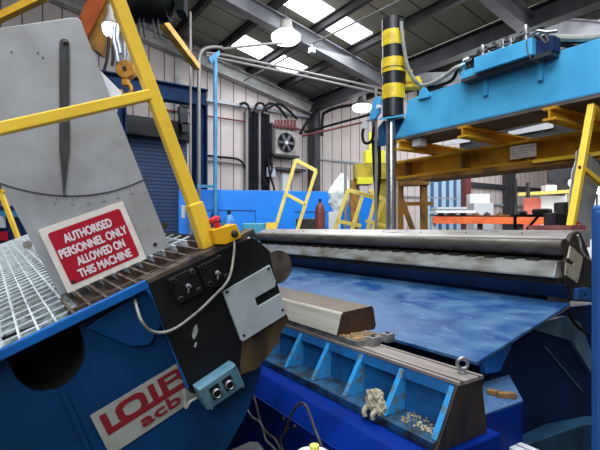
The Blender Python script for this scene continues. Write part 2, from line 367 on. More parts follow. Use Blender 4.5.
# skylights (glowing panes just under the deck; unseen near rows added for light)
wn = 1
def sky(x0, x1, y0, y1, m):
    global wn
    e = .012
    struct(f'window_{wn}', MB().prism([(x0, y0, zd(x0)-e), (x1, y0, zd(x1)-e), (x1, y1, zd(x1)-e), (x0, y1, zd(x0)-e)], (0, 0, .006)), m); wn += 1
for y0, y1 in ((6.83, 7.5), (9.18, 9.88)):
    for x0, x1 in ((4.5, 5.36), (5.5, 6.34)): sky(x0, x1, y0, y1, K['skylight'])
for x0 in (9.7, 12.1): sky(x0, x0+.9, 8.2, 9.6, K['skylight'])
sky(12.1, 13.1, 5.0, 6.4, K['skylight'])
for y0 in (-1.5, 1.2):
    for x0 in (-2.4, .5, 2.5): sky(x0, x0+.84, y0, y0+2.0, K['skylight_added'])
for y0 in (-2.0, 2.0):
    for x0 in (9.7, 13.3): sky(x0, x0+1.0, y0, y0+2.0, K['skylight_added'])

def lamp(u, v, t, label, r=.2):
    p = PD(u, v, t)
    o = thing('pendant_lamp', label, 'lamp', p, 'high bay lamps')
    build('reflector', MB().lathe(p, (0, 0, 1), [(r*.9, .02), (r*.92, .05), (r*.6, .12), (r*.42, .2), (r*.4, .3)], 20), K['fanbody'], o)
    build('glowing_lens', MB().lathe(p-V((0, 0, .07)), (0, 0, 1), [(r*.35, -.06), (r*.75, -.03), (r*.98, .03), (r*1.0, .09), (r*.93, .1)], 20), K['lamp'], o)
    build('hanger', MB().cyl(p+V((0, 0, .2)), V((p.x, p.y, zd(p.x)-.02)), .012, 6), K['steeldark'], o)
lamp(286, 37, 8.6, 'large bright high bay lamp hanging beside the double row of skylights', .28)
lamp(362, 107, 12.0, 'bright high bay lamp hanging just left of the sky blue gantry bracket', .26)
lamp(110, 27, 6.1, 'bright round lamp hanging beside the orange crane girder', .1)

# ================================================================== LEFT JAW OF THE PRESS
E = 1.43
th = math.radians(23)
T, N = V((math.cos(th), 0, math.sin(th))), V((-math.sin(th), 0, math.cos(th)))
ML = ray(-14, 213); ML = ML/ML.y          # long axis of the left jaw
NG = T.cross(ML).normalized(); NG = NG if NG.z > 0 else -NG
def L(u, v, dy=0.): return PY(u, v, E+dy)
R0 = L(73, 315)
def sT(u, v): return (L(u, v)-R0).dot(T)          # distance along the rim
def G(s, d, h=0.): return R0+T*s+ML*d+NG*h         # point on the grating plane
OUT = V((0, -1, 0))
jaw = thing('press_jaw', 'blue and black tilted press jaw with grating deck carrying the red warning sign', 'press jaw', (.35, E+.3, 0))
LEN = 4.25
# grating
s0, s1 = sT(-150, 400), sT(205, 257)
dn = .075                                          # first cross rod
split = sT(74, 314)
g = MB(); gr = MB()
s = s0
sp = .0485
k = 0
while s < s1+.1:
    mbx = gr if s > split else g
    p0, p1 = G(s, .012, -.014), G(s, .30 if s > split else LEN, -.014)
    mbx.bar(p0, p1, .008 if s > split else .005, .03 if s > split else .026, NG)
    if s > split: g.bar(G(s, .30, -.014), G(s, LEN, -.014), .005, .026, NG)
    s += sp
d = dn
while d < LEN:
    g.bar(G(s0, d, -.0015), G(s1+.1 if d > .29 else split-.004, d, -.0015), .0038, .005, NG); d += .098
build('platform_grating', g, K['galv'], jaw)
gr.bar(G(split-.01, .072, -.006), G(s1+.02, .072, -.004), .008, .012, NG)
build('rusty_grating_end', gr, K['rust'], jaw)
build('tray', MB().hexa([G(s0, .012, -.031), G(split+.03, .012, -.031), G(split+.03, LEN, -.031), G(s0, LEN, -.031)], [G(s0, .012, -.0275), G(split+.03, .012, -.0275), G(split+.03, LEN, -.0275), G(s0, LEN, -.0275)]), K['underdeck'], jaw)
tr = MB().hexa([G(split+.03, .022, -.034), G(s1+.02, .022, -.034), G(s1+.02, LEN, -.034), G(split+.03, LEN, -.034)], [G(split+.03, .022, -.029), G(s1+.02, .022, -.029), G(s1+.02, LEN, -.029), G(split+.03, LEN, -.029)])
build('rusty_tray', tr, K['endbrown'], jaw)
# blue rim
srim = sT(146, 281)
rim = MB().prism([R0+T*s0, R0+T*srim, R0+T*(srim+.004)-N*.02, R0+T*srim-N*.028, R0+T*s0-N*.028], (0, .02, 0))
build('rim', rim, K['bluerim'], jaw, .003)
rs1 = sT(256, 235)
build('top_strip', MB().hexa([G(srim, .0, -.03), G(rs1, .0, -.03), G(rs1, .06, -.03), G(srim, .06, -.03)], [G(srim, .0, -.001), G(rs1, .0, -.001), G(rs1, .06, -.001), G(srim, .06, -.001)]), K['rust'], jaw)
# blue side panel with the round cut-out
arc = [(5, 354), (9, 365), (15, 377), (24, 386), (34, 391.5), (45, 393), (57, 391), (68, 385), (77, 376), (83, 365), (85.5, 352), (84, 340), (79, 326)]
PYd = .045
out = [L(u, v, PYd) for u, v in [(-70, 376), (-40, 366)]]+[L(u, v, PYd) for u, v in arc]+[L(u, v, PYd) for u, v in [(148, 284), (160, 300), (178, 345), (197, 392), (240, 378), (262, 366), (256, 390), (243, 420), (225, 452), (205, 520), (120, 640), (-70, 640)]]
build('side_panel', MB().prism(out, (0, .02, 0)), K['bluedk'], jaw)
lin_ = MB(); A_ = [L(u, v, PYd+.02) for u, v in arc]
for i in range(len(A_)-1):
    lin_.prism([A_[i], A_[i+1], A_[i+1]+V((0, 0, -.004)), A_[i]+V((0, 0, -.004))], (0, .12, 0))
build('cut_out_lining', lin_, K['hole'], jaw)
build('cut_out_back', MB().prism([L(u, v, PYd+.14) for u, v in [(-30, 350), (100, 300), (105, 400), (-30, 420)]], (0, .01, 0)), K['hole'], jaw)
build('shade_plate', MB().prism([L(u, v, PYd-.02) for u, v in [(86, 328), (147, 287), (163, 322), (150, 345), (132, 347)]], (0, .02, 0)), K['bluerim' if False else 'bluedk'], jaw, .003)  # plate added so its edge parts light from shade on the panel
build('seam_rib', MB().bar(L(63, 392, PYd-.004), L(98, 470, PYd-.004), .012, .008, OUT), K['bluedk'], jaw)
build('edge_tube', MB().tube([L(128, 297, .02), L(142, 289, .012), L(151, 293, .008), L(160, 313, .008), L(174, 350, .008), L(188, 388, .008)], .0075, 10), K['bluerim'], jaw)
# long hull of the jaw behind the end plates
hull = [(-70, 420), (-70, 640), (205, 520), (225, 452), (243, 420), (258, 384), (246, 368), (184, 390), (163, 335), (150, 300), (110, 320), (100, 420)]
build('hull', MB().prism([L(u, v, .19) for u, v in hull], ML*(LEN-.2)), K['bluedk'], jaw)
beam = [(152, 292), (250, 241), (268, 253), (270, 264), (274, 283), (284, 312), (276, 338), (255, 367), (238, 374), (200, 394), (186, 378)]
build('jaw_beam', MB().prism([L(u, v, .036) for u, v in beam], ML*(LEN-.1)), K['jaw'], jaw)
blackp = [(147.5, 283.5), (250, 237.5), (256, 239), (270, 251), (271, 262), (277, 282), (286.5, 314), (242, 340), (239, 376), (204, 394), (191, 393), (168, 338)]
build('end_plate', MB().prism([L(u, v, 0) for u, v in blackp], (0, .032, 0)), K['jaw'], jaw, .002)
brownp = [(242, 340), (286.5, 314), (288.5, 319), (286, 325), (281, 333), (277, 343), (270, 354), (256, 369), (247, 372), (239, 376)]
build('lower_end_plate', MB().prism([L(u, v, .003) for u, v in brownp], (0, .03, 0)), K['brown'], jaw)
build('paint_scuff', MB().prism([L(u, v, -.001) for u, v in [(194, 327), (197, 324), (198, 331), (196, 336), (194, 340), (192, 336), (193, 332)]], (0, .001, 0)).prism([L(u, v, -.001) for u, v in [(195, 343), (197, 342), (196, 347), (194, 347)]], (0, .001, 0)), K['guide'], jaw)
rc = L(278, 267, .02)
build('roller', MB().cyl(rc, rc+ML*(LEN-.1), .0625, 28), K['discend'], jaw)
guidep = [(223, 292), (270, 265), (276, 281), (275.5, 286.5), (255, 298), (257.5, 307), (280.5, 293.5), (286.5, 311), (285.5, 315), (243, 341.5), (241, 340)]
gp = build('guide_plate', MB().prism([L(u, v, -.010) for u, v in guidep], (0, .0095, 0)), K['guide'], jaw, .001)
for u, v in [(227, 292), (268.5, 269), (282.5, 310), (244, 335.5)]:
    p = L(u, v, -.010); build('guide_screw', MB().cyl(p-V((0, .002, 0)), p+V((0, .002, 0)), .0055, 10), K['bolt'], gp)
for cu_, cv_, bl in ((186, 286, [(173.5, 281), (192, 272), (199, 290), (181, 299)]), (215, 273, [(203.5, 266), (219.5, 257.5), (226.5, 276), (210, 284)])):
    cx = L(cu_, cv_, -.016)
    blk = build('bolt_block', MB().obox(cx+V((0, .008, 0)), T*.047, V((0, .0075, 0)), N*.045), K['jaw'], jaw, .003)
    for u, v in bl:
        p = L(u, v, -.018)
        build('bolt', MB().lathe(p+V((0, .004, 0)), OUT, [(.0095, 0), (.0095, .010), (.008, .012), (.0052, .012), (.0052, .004), (0, .004)], 14), K['bolt'], blk)
    p = L(cu_+2, cv_, -.018)
    build('grease_nipple', MB().lathe(p, OUT, [(.009, 0), (.009, .006), (.005, .008), (.0055, .02), (.003, .026)], 10).cyl(p+V((-.002, -.012, -.004)), p+V((-.004, -.016, -.02)), .003, 8), K['fitting'], blk)

# name plate on the blue side
name = thing('name_plate', 'tilted white plate with big red capitals on the blue jaw side', 'name plate', L(102, 440, PYd))
Y0 = PYd-.004
o0 = L(90, 416, Y0); wv = (L(186, 359, Y0)-o0); Wd = wv.length; tu = T
hv = (L(103, 445, Y0)-o0).length
def NP(a, b, dy=0.): return o0+tu*(a*Wd)-N*(b*hv)+V((0, dy, 0))
build('plate', MB().prism([NP(0, 0), NP(1, 0), NP(1, 1.0), NP(0, 1.0)], (0, .003, 0)), K['nameplate'], name)
def rect(mb, a0, b0, a1, b1): mb.prism([NP(a0, b0, -.001), NP(a1, b0, -.001), NP(a1, b1, -.001), NP(a0, b1, -.001)], (0, .001, 0)); return mb
lg = MB()
rect(lg, .06, .16, .125, .655); rect(lg, .06, .66, .97, .84)                       # L and the long foot
ring = []
def rr(a0, b0, a1, b1, ra, rb, k=5, sq=False):
    pts = []
    if sq:
        for (ca, cb, st) in ((a1-ra, b0+rb, -90), (a1-ra, b1-rb, 0)):
            for i in range(k+1):
                t = math.radians(st+90*i/k); pts.append((ca+ra*math.cos(t), cb+rb*math.sin(t)))
        return pts+[(a0, b1), (a0, b0)]
    for (ca, cb, st) in ((a1-ra, b0+rb, -90), (a1-ra, b1-rb, 0), (a0+ra, b1-rb, 90), (a0+ra, b0+rb, 180)):
        for i in range(k+1):
            t = math.radians(st+90*i/k); pts.append((ca+ra*math.cos(t), cb+rb*math.sin(t)))
    return pts
def ringpoly(mb, o_, i_, dz=.0006):
    for j in range(len(o_)):
        j2 = (j+1) % len(o_)
        mb.prism([NP(*o_[j], -.001-dz), NP(*o_[j2], -.001-dz), NP(*i_[j2], -.001-dz), NP(*i_[j], -.001-dz)], (0, .001, 0))
ringpoly(lg, rr(.20, .12, .50, .76, .10, .2), rr(.265, .27, .435, .64, .06, .12))   # O
rect(lg, .545, .14, .61, .655)                                                     # I
rect(lg, .655, .45, .72, .655)                                                     # R
ringpoly(lg, rr(.655, .12, .915, .45, .09, .16, 5, True), rr(.72, .225, .85, .345, .045, .055, 5, True))
lg.prism([NP(.845, .45, -.001), NP(.90, .44, -.001), NP(.955, .655, -.001), NP(.90, .655, -.001)], (0, .001, 0))
rect(lg, .985, .12, 1.0, .655)                                                     # start of E
build('red_lettering', lg, K['logored'], name)
lettering('small_lettering', [('acb', NP(.36, 1.22, -.001), T, N, hv*.36, Wd*.42)], K['logored'], name, OUT, bold=.05)
build('lower_plate', MB().prism([NP(0, 1.0), NP(1, 1.0), NP(1, 1.42), NP(.0, 1.42)], (0, .003, 0)), K['nameplate'], name)

# push button box
pb = [L(u, v, -.055) for u, v in [(197.5, 389.5), (235.5, 363.5), (245, 385), (208, 411)]]
box = thing('push_button_box', 'grey blue control box with two round chrome buttons on the jaw end', 'control box', (pb[3]+V((0, .05, 0))))
build('housing', MB().prism(pb, (0, .052, 0)), K['boxgrey'], box, .004)
pc_ = sum(pb, V((0, 0, 0)))/4
lid = [pc_+(p-pc_)*.93-V((0, .006, 0)) for p in pb]
ld = build('lid', MB().prism(lid, (0, .007, 0)), K['boxlid'], box, .002)
for p in lid:
    q = pc_+(p-pc_)*.9-V((0, .006, 0)); build('lid_screw', MB().cyl(q-V((0, .003, 0)), q+V((0, .002, 0)), .004, 8), K['chrome'], ld)
ex, ez = (pb[1]-pb[0]).normalized(), (pb[0]-pb[3]).normalized()
for u, v in ((216.3, 392.7), (229, 384.3)):
    q = L(u, v, -.063)
    build('legend_plate', MB().obox(q+ez*.004, ex*.0175, V((0, .001, 0)), ez*.022), K['jaw'], ld)
    b_ = build('button', MB().lathe(q, OUT, [(.0155, 0), (.0155, .008), (.013, .011), (.0112, .009), (.0112, .001)], 20), K['fitting'], ld)
    build('button_face', MB().cyl(q-V((0, .001, 0)), q-V((0, .0095, 0)), .0110, 18), K['black'], b_)

solo('control_cable', MB().tube([L(233.5, 236, -.004), L(234.5, 246, -.014), L(233.2, 260, -.016), L(230, 276, -.028), L(224, 286, -.028), L(216, 294, -.02), L(203, 307, -.014), L(190, 318, -.012), L(174, 329, -.012), L(160, 332.6, -.012), L(149, 329.5, -.014), L(141, 320, -.02), L(137, 308, .0), L(135, 300, .024)], .0046, 8), K['cable'],
     'grey cable looping from the yellow switch box down across the black end plate', 'cable')
solo('box_cable', MB().tube([L(197, 398, -.02), L(190, 402, -.02), L(186, 408, -.016), L(184.5, 398, -.014), L(184, 390, -.012)], .0045, 8), K['cable'],
     'short grey lead looped at the left end of the push button box', 'cable')

# gauge plate, pointer and sign
gy = PL(115, 271.5, R0, NG).y-E
def Q(u, v, dy=0.): return PY(u, v, E+gy+dy)
gz = thing('angle_gauge', 'large tilted grey steel plate with a hanging dark pointer above the warning sign', 'angle gauge', Q(115, 271, 0))
zc = Q(50, 140)
corn = [(60, 295.5), (170, 247), (83, 26), (80.5, 20), (76, 17.5), (71, 17.5), (-60, 40)]
# left edge runs parallel to the right one
le = Q(60, 295.5); up_ = (Q(0, 182)-le).normalized()
pts = [le, Q(170, 247), Q(83.5, 28), Q(81.5, 21.5), Q(78, 18), Q(72, 17.5)]
topl = PL(72, 17.5, Q(72, 17.5), OUT)
tdir = (Q(72, 17.5)-Q(0, 28)).normalized()
# intersect left edge with top edge
def isect(p, d, q, e):
    den = d.x*e.z-d.z*e.x; t = ((q.x-p.x)*e.z-(q.z-p.z)*e.x)/den; return p+d*t
pts.append(isect(le, up_, Q(72, 17.5), tdir))
build('gauge_plate', MB().prism(pts, (0, .008, 0)), K['plate'], gz, .0015)
po = [(59.2, 44), (59.6, 41), (61.5, 38.8), (64.5, 38.5), (67.5, 39.5), (69.3, 42), (69.6, 150), (68, 162), (64.3, 196), (63.4, 196), (60.6, 162), (59.3, 150)]
pt = build('pointer', MB().prism([Q(u, v, -.007) for u, v in po], (0, .004, 0)), K['pointer'], gz, .001)
p = Q(65, 42.5, -.007); build('pivot', MB().lathe(p, OUT, [(.0075, 0), (.0075, .004), (.004, .006), (.004, .003)], 14), K['bolt'], pt)
cen, rad = Q(64.5, 43), (Q(64.5, 43)-Q(63.8, 196)).length
am = MB()
def ap(a, r, dy): return cen+V((math.sin(a)*r, dy, -math.cos(a)*r))
aa = [math.radians(-26+i*2.0) for i in range(30)]
for i in range(len(aa)-1):
    am.prism([ap(aa[i], rad-.0025, -.0012), ap(aa[i+1], rad-.0025, -.0012), ap(aa[i+1], rad+.0028, -.0012), ap(aa[i], rad+.0028, -.0012)], (0, .001, 0))
tk = MB()
for i in range(-1, 17):
    a = math.radians(-2.6+i*1.75); big = (i % 3 == 0)
    tk.prism([ap(a-.0012, rad+.007, -.001), ap(a+.0012, rad+.007, -.001), ap(a+.0012, rad+(.020 if big else .012), -.001), ap(a-.0012, rad+(.020 if big else .012), -.001)], (0, .0008, 0))
build('scale_arc', am, K['ink'], gz); build('scale_ticks', tk, K['ink'], gz)
rows = []
for j, tx in enumerate(('0', '10', '20', '30', '40', '50')):
    a = math.radians(-2.6+j*3*1.75); q = ap(a, rad+.034, -.0008)
    rt_ = V((math.cos(a), 0, math.sin(a))); u_ = V((-math.sin(a), 0, math.cos(a)))
    rows.append((tx, q-rt_*.007, rt_, u_, .0075, .006 if tx == '0' else .013))
lettering('scale_numbers', rows, K['ink'], gz, OUT)
for u, v in ((155, 244.5), (11.5, 52), (38, 53), (43, 58)):
    p = Q(u, v); r_ = .0075 if u == 155 else .0025
    build('plate_screw', MB().cyl(p-V((0, .003, 0)), p+V((0, .002, 0)), r_, 12), K['bolt'], gz)
build('rear_knob', MB().cyl(Q(164, 226, .02), Q(164, 226, .05), .016, 16), K['rolldk'], gz)
build('rear_knob', MB().cyl(Q(27.5, 245, .02), Q(27.5, 245, .05), .014, 16), K['fanbody'], gz)
solo('backing_plate', MB().prism([Q(u, v, .05) for u, v in [(70, 20), (92, 62), (122, 92.5), (112, 130), (135, 247), (100, 255), (60, 60)]], (0, .004, 0)), K['white'],
     'cream white sheet edge showing behind the right edge of the gauge plate', 'sheet')

# warning sign
sg = thing('warning_sign', 'red safety sign with white capitals leaning at the foot of the grey gauge plate', 'sign', Q(68, 293, -.02))
sTL, sTR, sBR, sBL = [Q(u, v, -.014) for u, v in [(38, 230), (122.5, 201), (147, 258.5), (68, 293.5)]]
build('sign_board', MB().prism([sTL, sTR, sBR, sBL], (0, .006, 0)), K['signwhite'], sg, .0008)
sc = (sTL+sTR+sBR+sBL)/4
def SB(a, b, dy=0.): # bilinear on the board
    return sTL*(1-a)*(1-b)+sTR*a*(1-b)+sBR*a*b+sBL*(1-a)*b+V((0, dy, 0))
red = []
for (ca, cb, st) in ((1-.07-.03, .09+.04, -90), (1-.07-.03, 1-.09-.04, 0), (.07+.03, 1-.09-.04, 90), (.07+.03, .09+.04, 180)):
    for i in range(5):
        t = math.radians(st+90*i/4); red.append(SB(ca+.03*math.cos(t), cb+.04*math.sin(t), -.001))
build('red_field', MB().prism(red, (0, .0008, 0)), K['signred'], sg)
sr, su = (sTR-sTL).normalized(), None
ww, hh = ((sTR-sTL).length+(sBR-sBL).length)/2, (sBL-sTL).length
rows = []
for tx, a0, a1, b in (('AUTHORISED', .205, .77, .305), ('PERSONNEL ONLY', .095, .905, .495), ('ALLOWED ON', .235, .815, .68), ('THIS MACHINE', .195, .845, .86)):
    p0, p1 = SB(a0, b, -.0012), SB(a1, b, -.0012)
    r_ = (p1-p0); u_ = (sTL-sBL).normalized()
    rows.append((tx, p0, r_, u_, hh*.125, r_.length))
lettering('lettering', rows, K['letter'], sg, OUT, bold=.05)
for a, b in ((.105, .865), (.515, .555)):
    p = SB(a, b, -.001); build('sign_screw', MB().cyl(p-V((0, .004, 0)), p+V((0, .002, 0)), .0065 if b > .6 else .0025, 12), K['bolt'] if b > .6 else K['signred'], sg)

# near guard rail on the left jaw
gb = PL(208, 247, R0, NG); gyr = gb.y-E
def R_(u, v, dy=0.): return PY(u, v, E+gyr+dy)
rl = thing('guard_rail', 'yellow square tube guard rail rising from the left jaw past the gauge plate', 'guard rail', gb)
d_ = (R_(209, 246)-R_(117.5, 0)).normalized()
build('post', MB().bar(R_(209, 246)-d_*.004, R_(117.5, 0)-d_*.5, .042, .036, OUT), K['yellow'], rl, .004)
build('sleeve', MB().bar(gb, R_(193.5, 203.5), .052, .05, OUT), K['yellow'], rl, .004)
pa, pb_ = R_(150, 95, -.002), R_(0, 129, -.002)
build('cross_bar', MB().bar(pa, pb_+(pb_-pa)*.5, .034, .036, OUT), K['yellow'], rl, .004)

# yellow switch box with its stop button
sb = PL(226, 243, R0, NG)
def S_(u, v, dy=0.): return PY(u, v, sb.y+dy)
sw = thing('stop_switch_box', 'small yellow switch box with a red stop button on the jaw nose', 'switch box', sb)
fr = [S_(u, v) for u, v in [(212, 230), (236.5, 223.5), (242, 237.5), (226, 244.5), (216, 244.5)]]
build('housing', MB().prism(fr, (0, .07, 0)), K['boxyellow'], sw, .003)
p = S_(234.3, 233.8); build('cable_gland', MB().lathe(p, OUT, [(.013, 0), (.013, .004), (.009, .006), (.009, .012), (.005, .014)], 14), K['bolt'], sw)
p = S_(219, 230, .03); q = S_(214, 218.5, .03)
build('stop_button', MB().cyl(p, p+(q-p)*.72, .012, 12).lathe(p+(q-p)*.72, q-p, [(.012, 0), (.021, .006), (.020, .014), (.01, .018)], 18), K['redknob'], sw)
build('blue_collar', MB().cyl(S_(222, 231, .05), S_(221, 223, .05), .012, 12), K['bluegas'], sw)
build('clear_cap', MB().ball(S_(247, 238, .03), .016, 12, (1.1, 1, .8)), K['greywhite'], sw)

# ================================================================== RIGHT JAW
TR, NR = V((math.cos(th), 0, -math.sin(th))), V((math.sin(th), 0, math.cos(th)))
Yf = 5.55
rj = thing('press_jaw', 'blue far press jaw with long polished roller and sloping scratched blue apron', 'press jaw', (3.3, 3.5, 0))
def ext(pts, y0, y1, dz=.0): return [V((p[0], y0, p[1])) for p in pts], V((0, y1-y0, 0))
def long(mb, pts, y0=E, y1=Yf):
    return mb.prism([V((x, y0, z)) for x, z in pts], (0, y1-y0, 0))
e = lambda u, v: (L(u, v).x, L(u, v).z)
RC = V((2.985, E+.02, 1.428)); RR = .054
build('roller', MB().cyl(RC, V((RC.x, Yf, RC.z)), RR, 32), K['roller'], rj)
build('roller_end', MB().cyl(RC-V((0, .006, 0)), RC, RR*.98, 28), K['endbrown'], rj)
slab = [(3.01, 1.478), (3.04, 1.496), (3.14, 1.535), (3.36, 1.535), (3.36, 1.42), (3.02, 1.39)]
build('top_slab', long(MB(), slab, E+.03, Yf+.05), K['slab'], rj, .004)
dots = MB()
for i in range(9):
    y = E+.35+i*.46; p = V((3.075, y, 1.511)); dots.cyl(p, p+V((-.002, 0, .006)), .006, 8)
build('slab_plug', dots, K['bolt'], rj)
grip = [(2.94, 1.338), (3.2, 1.345), (3.2, 1.2), (2.905, 1.235), (2.905, 1.247)]
build('grip_plate', long(MB(), grip, E+.04, Yf), K['gripplate'], rj, .003)
teeth = MB()
for i in range(26):
    y = E+.16+i*.155; teeth.box((2.935, y, 1.336), (3.1, y+.085, 1.352))
build('grip_lip', teeth, K['groove'], rj)
build('gap_shade', long(MB(), [(3.01, 1.39), (3.3, 1.39), (3.3, 1.33), (3.04, 1.34)], E+.05, Yf), K['groove'], rj)  # dark bar standing for the shade in the gap under the roller
build('recess_shade', long(MB(), [(2.95, 1.235), (3.2, 1.235), (3.2, 1.19), (2.95, 1.19)], E+.04, Yf), K['groove'], rj)  # dark bar standing for the shaded recess below the grip plate
x1, z1 = e(567, 285); x2, z2 = e(571, 299)
strip = [(x1-.03, z1+.002), (3.36, z1+.002), (3.36, z2), (x2-.01, z2)]
build('blue_strip', long(MB(), strip, E+.01, Yf), K['bluestrip'], rj, .002)
# sloping apron
aT, aB = L(570.5, 303), L(477, 362)
sl = (aT-aB).normalized()
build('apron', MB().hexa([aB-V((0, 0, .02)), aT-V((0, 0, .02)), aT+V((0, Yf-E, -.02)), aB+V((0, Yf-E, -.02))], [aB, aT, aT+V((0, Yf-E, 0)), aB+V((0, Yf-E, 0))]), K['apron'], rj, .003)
build('apron_bracket', MB().prism([L(u, v, .05) for u, v in [(482, 362), (513, 343), (500, 371), (486, 374)]], (0, .03, 0)), K['bluerim'], rj)
# end plates
endp = [(569.5, 241), (572, 235), (577, 231.5), (581, 233), (586, 245), (592, 262), (604, 275), (604, 303), (573, 301), (569, 287), (567, 277), (566, 262), (570, 252)]
build('end_plate', MB().prism([L(u, v, .0) for u, v in endp], (0, .03, 0)), K['endbrown'], rj, .002)
gpl = [(571, 246), (583.3, 257), (580, 274), (577.3, 283), (566, 275), (566.6, 262.5), (573.5, 266), (574.5, 263), (568.5, 258)]
g2 = build('guide_plate', MB().prism([L(u, v, -.012) for u, v in gpl], (0, .011, 0)), K['guide2'], rj, .001)
for u, v in ((571.8, 248.7), (576.5, 279.5), (567, 272.5)):
    p = L(u, v, -.013); build('guide_screw', MB().cyl(p, p+V((0, .003, 0)), .007, 10), K['bolt'], g2)
build('lug', MB().prism([L(u, v, -.03) for u, v in [(579, 288.5), (590, 288), (592.5, 291), (591, 301), (578, 300)]], (0, .03, 0)), K['tableblue'], rj, .002)
p = L(585.5, 294.5, -.031); build('lug_hole', MB().cyl(p, p+V((0, .004, 0)), .011, 12), K['hole'], rj)
# carriage under the jaw
car = [(482, 371), (530, 333), (571, 307), (608, 303), (608, 421), (584, 419), (520, 438), (482, 441)]
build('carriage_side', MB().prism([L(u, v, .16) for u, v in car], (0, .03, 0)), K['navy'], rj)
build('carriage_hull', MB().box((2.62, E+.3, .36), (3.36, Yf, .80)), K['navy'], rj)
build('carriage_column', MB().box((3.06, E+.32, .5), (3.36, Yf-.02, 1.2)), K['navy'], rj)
build('cheek_plate', MB().prism([L(u, v, .13) for u, v in [(533, 329), (548, 321), (566, 316), (580, 322), (594, 357), (594, 377), (572, 341)]], (0, .03, 0)), K['steelblue'], rj, .002)
build('crease_highlight', MB().bar(L(545, 347, .15), L(583, 392, .15), .008, .008, OUT), K['steelblue'], rj)  # pale bar painted in as the highlight along the crease
led = [PZ(u, v, .34) for u, v in [(498, 446), (545, 424), (584, 416), (606, 416), (606, 424), (583, 425), (506, 452)]]
build('base_ledge', MB().prism([p-V((0, 0, .34)) for p in led], (0, 0, .34)), K['navyledge'], rj, .003)
# hose and small plate
solo('black_hose', MB().tube([L(568, 309, -.02), L(571, 317, -.03), L(577, 326, -.03), L(587, 333, -.03), L(598, 338, -.03), L(612, 342, -.03)], .011, 8), K['ropeblk'], 'black hose curving under the near end of the far jaw', 'hose')
solo('end_cable', MB().tube([L(577.5, 235, -.012), L(580, 242, -.012), L(581.5, 250, -.014), L(585, 256, -.014), L(592, 260.5, -.014), L(600, 264, -.014)], .0075, 8), K['cable'], 'pale cable curling down the end plate beside the blue cabinet', 'cable')
solo('rust_plate', MB().prism([V((3.14, E+.05, 1.5365)), V((3.34, E+.05, 1.5365)), V((3.34, E+.34, 1.5365)), V((3.14, E+.34, 1.5365))], (0, 0, .032)), K['rustred'], 'thin rust red plate lying on the near end of the long slab', 'plate')

# right guard rail, its gauge plate and sign
gr_ = thing('guard_rail', 'yellow tube guard rail leaning at the near end of the far jaw', 'guard rail', PY(571, 229, E+.1))
def A(u, v, dy=.1): return PY(u, v, E+dy)
build('post', MB().bar(A(570, 231), A(592, 105), .045, .045, OUT), K['yellow'], gr_, .003)
pe = A(592.2, 104.4); build('tube_mouth', MB().bar(pe, pe+(pe-A(590, 116)).normalized()*.003, .03, .03, OUT), K['hole'], gr_)
build('top_bar', MB().bar(A(594, 108), A(640, 152), .04, .04, OUT), K['yellow'], gr_, .003)
build('brace_bar', MB().bar(A(583.5, 169), A(640, 217), .034, .034, OUT), K['yellow'], gr_, .003)
p = A(579.7, 167.5, .075); build('bar_mouth', MB().obox(p, (.014, 0, 0), (0, .003, 0), (0, 0, .010)), K['hole'], gr_)
gz2 = thing('angle_gauge', 'grey steel gauge plate behind the leaning yellow rail, cropped by the blue cabinet', 'angle gauge', A(585, 236, .16))
build('gauge_plate', MB().prism([A(u, v, .16) for u, v in [(577, 151), (588, 152), (601, 166), (598.5, 187), (594, 205), (593.5, 240), (586, 237), (573, 222)]], (0, .008, 0)), K['plate'], gz2)
solo('backing_plate', MB().prism([A(u, v, .21) for u, v in [(581, 145), (586, 152), (586, 190), (574, 228), (569, 228), (569, 200), (572, 172)]], (0, .004, 0)), K['white'], 'white sheet edge showing left of the leaning yellow rail', 'sheet')
s2 = thing('warning_sign', 'small red sign corner on the grey plate beside the blue cabinet', 'sign', A(586, 237, .14))
build('sign_board', MB().prism([A(u, v, .145) for u, v in [(576.3, 219.5), (588, 230), (585.5, 237.5), (572.5, 226)]], (0, .004, 0)), K['signred2'], s2)
build('white_print', MB().prism([A(u, v, .143) for u, v in [(578.2, 224.6), (580, 224.2), (583.8, 228.6), (583, 231.5)]], (0, .0015, 0)), K['signwhite'], s2)

# ================================================================== DIE TABLE AND PEDESTAL
Yn, Yt = 1.075, 3.75
ped = thing('pedestal', 'deep blue steel pedestal under the ribbed die table', 'pedestal', (1.4, 2.4, 0))
prof = [(1.215, .735), (1.66, .735), (1.72, .0), (1.13, 0), (1.13, .66)]
build('casing', long(MB(), prof, Yn-.03, Yt), K['pedblue'], ped, .008)
build('fold_rib', MB().bar((1.127, Yn, .655), (1.127, Yt, .655), .008, .012), K['pedblue'], ped)
bt = PX(286, 425, 1.128)
for du, dv in ((-4, -4), (7, 4), (-1, 6)):
    p = PX(289+du, 422+dv, 1.128); build('stud', MB().cyl(p, p-V((.012, 0, 0)), .008, 8), K['brown'], ped)

tb = thing('die_table', 'sky blue cast die table with open ribbed front and grooved steel top', 'die table', (1.5, 2.4, .735))
core = [(1.44, .945), (1.57, .945), (1.61, .735), (1.43, .735)]
build('core', long(MB(), core, Yn+.012, Yt), K['tableblue'], tb)
build('ledge', long(MB(), [(1.305, .772), (1.45, .782), (1.45, .735), (1.305, .735)], Yn+.012, Yt), K['ledge'], tb, .004)
build('top_rail', long(MB(), [(1.43, .957), (1.46, .957), (1.46, .915), (1.415, .915)], Yn+.012, Yt), K['tableblue'], tb, .003)
y = Yn+.012
ribs = []
while y < Yt-.1:
    build('rib', MB().prism([V((1.425, y, .95)), V((1.45, y, .95)), V((1.45, y, .775)), V((1.318, y, .775))], (0, .026, 0)), K['tablechip'], tb, .003)
    y += .2575
build('end_plate', MB().prism([V((1.425, Yn, .957)), V((1.578, Yn, .957)), V((1.612, Yn, .735)), V((1.302, Yn, .735))], (0, .014, 0)), K['tableend'], tb, .003)
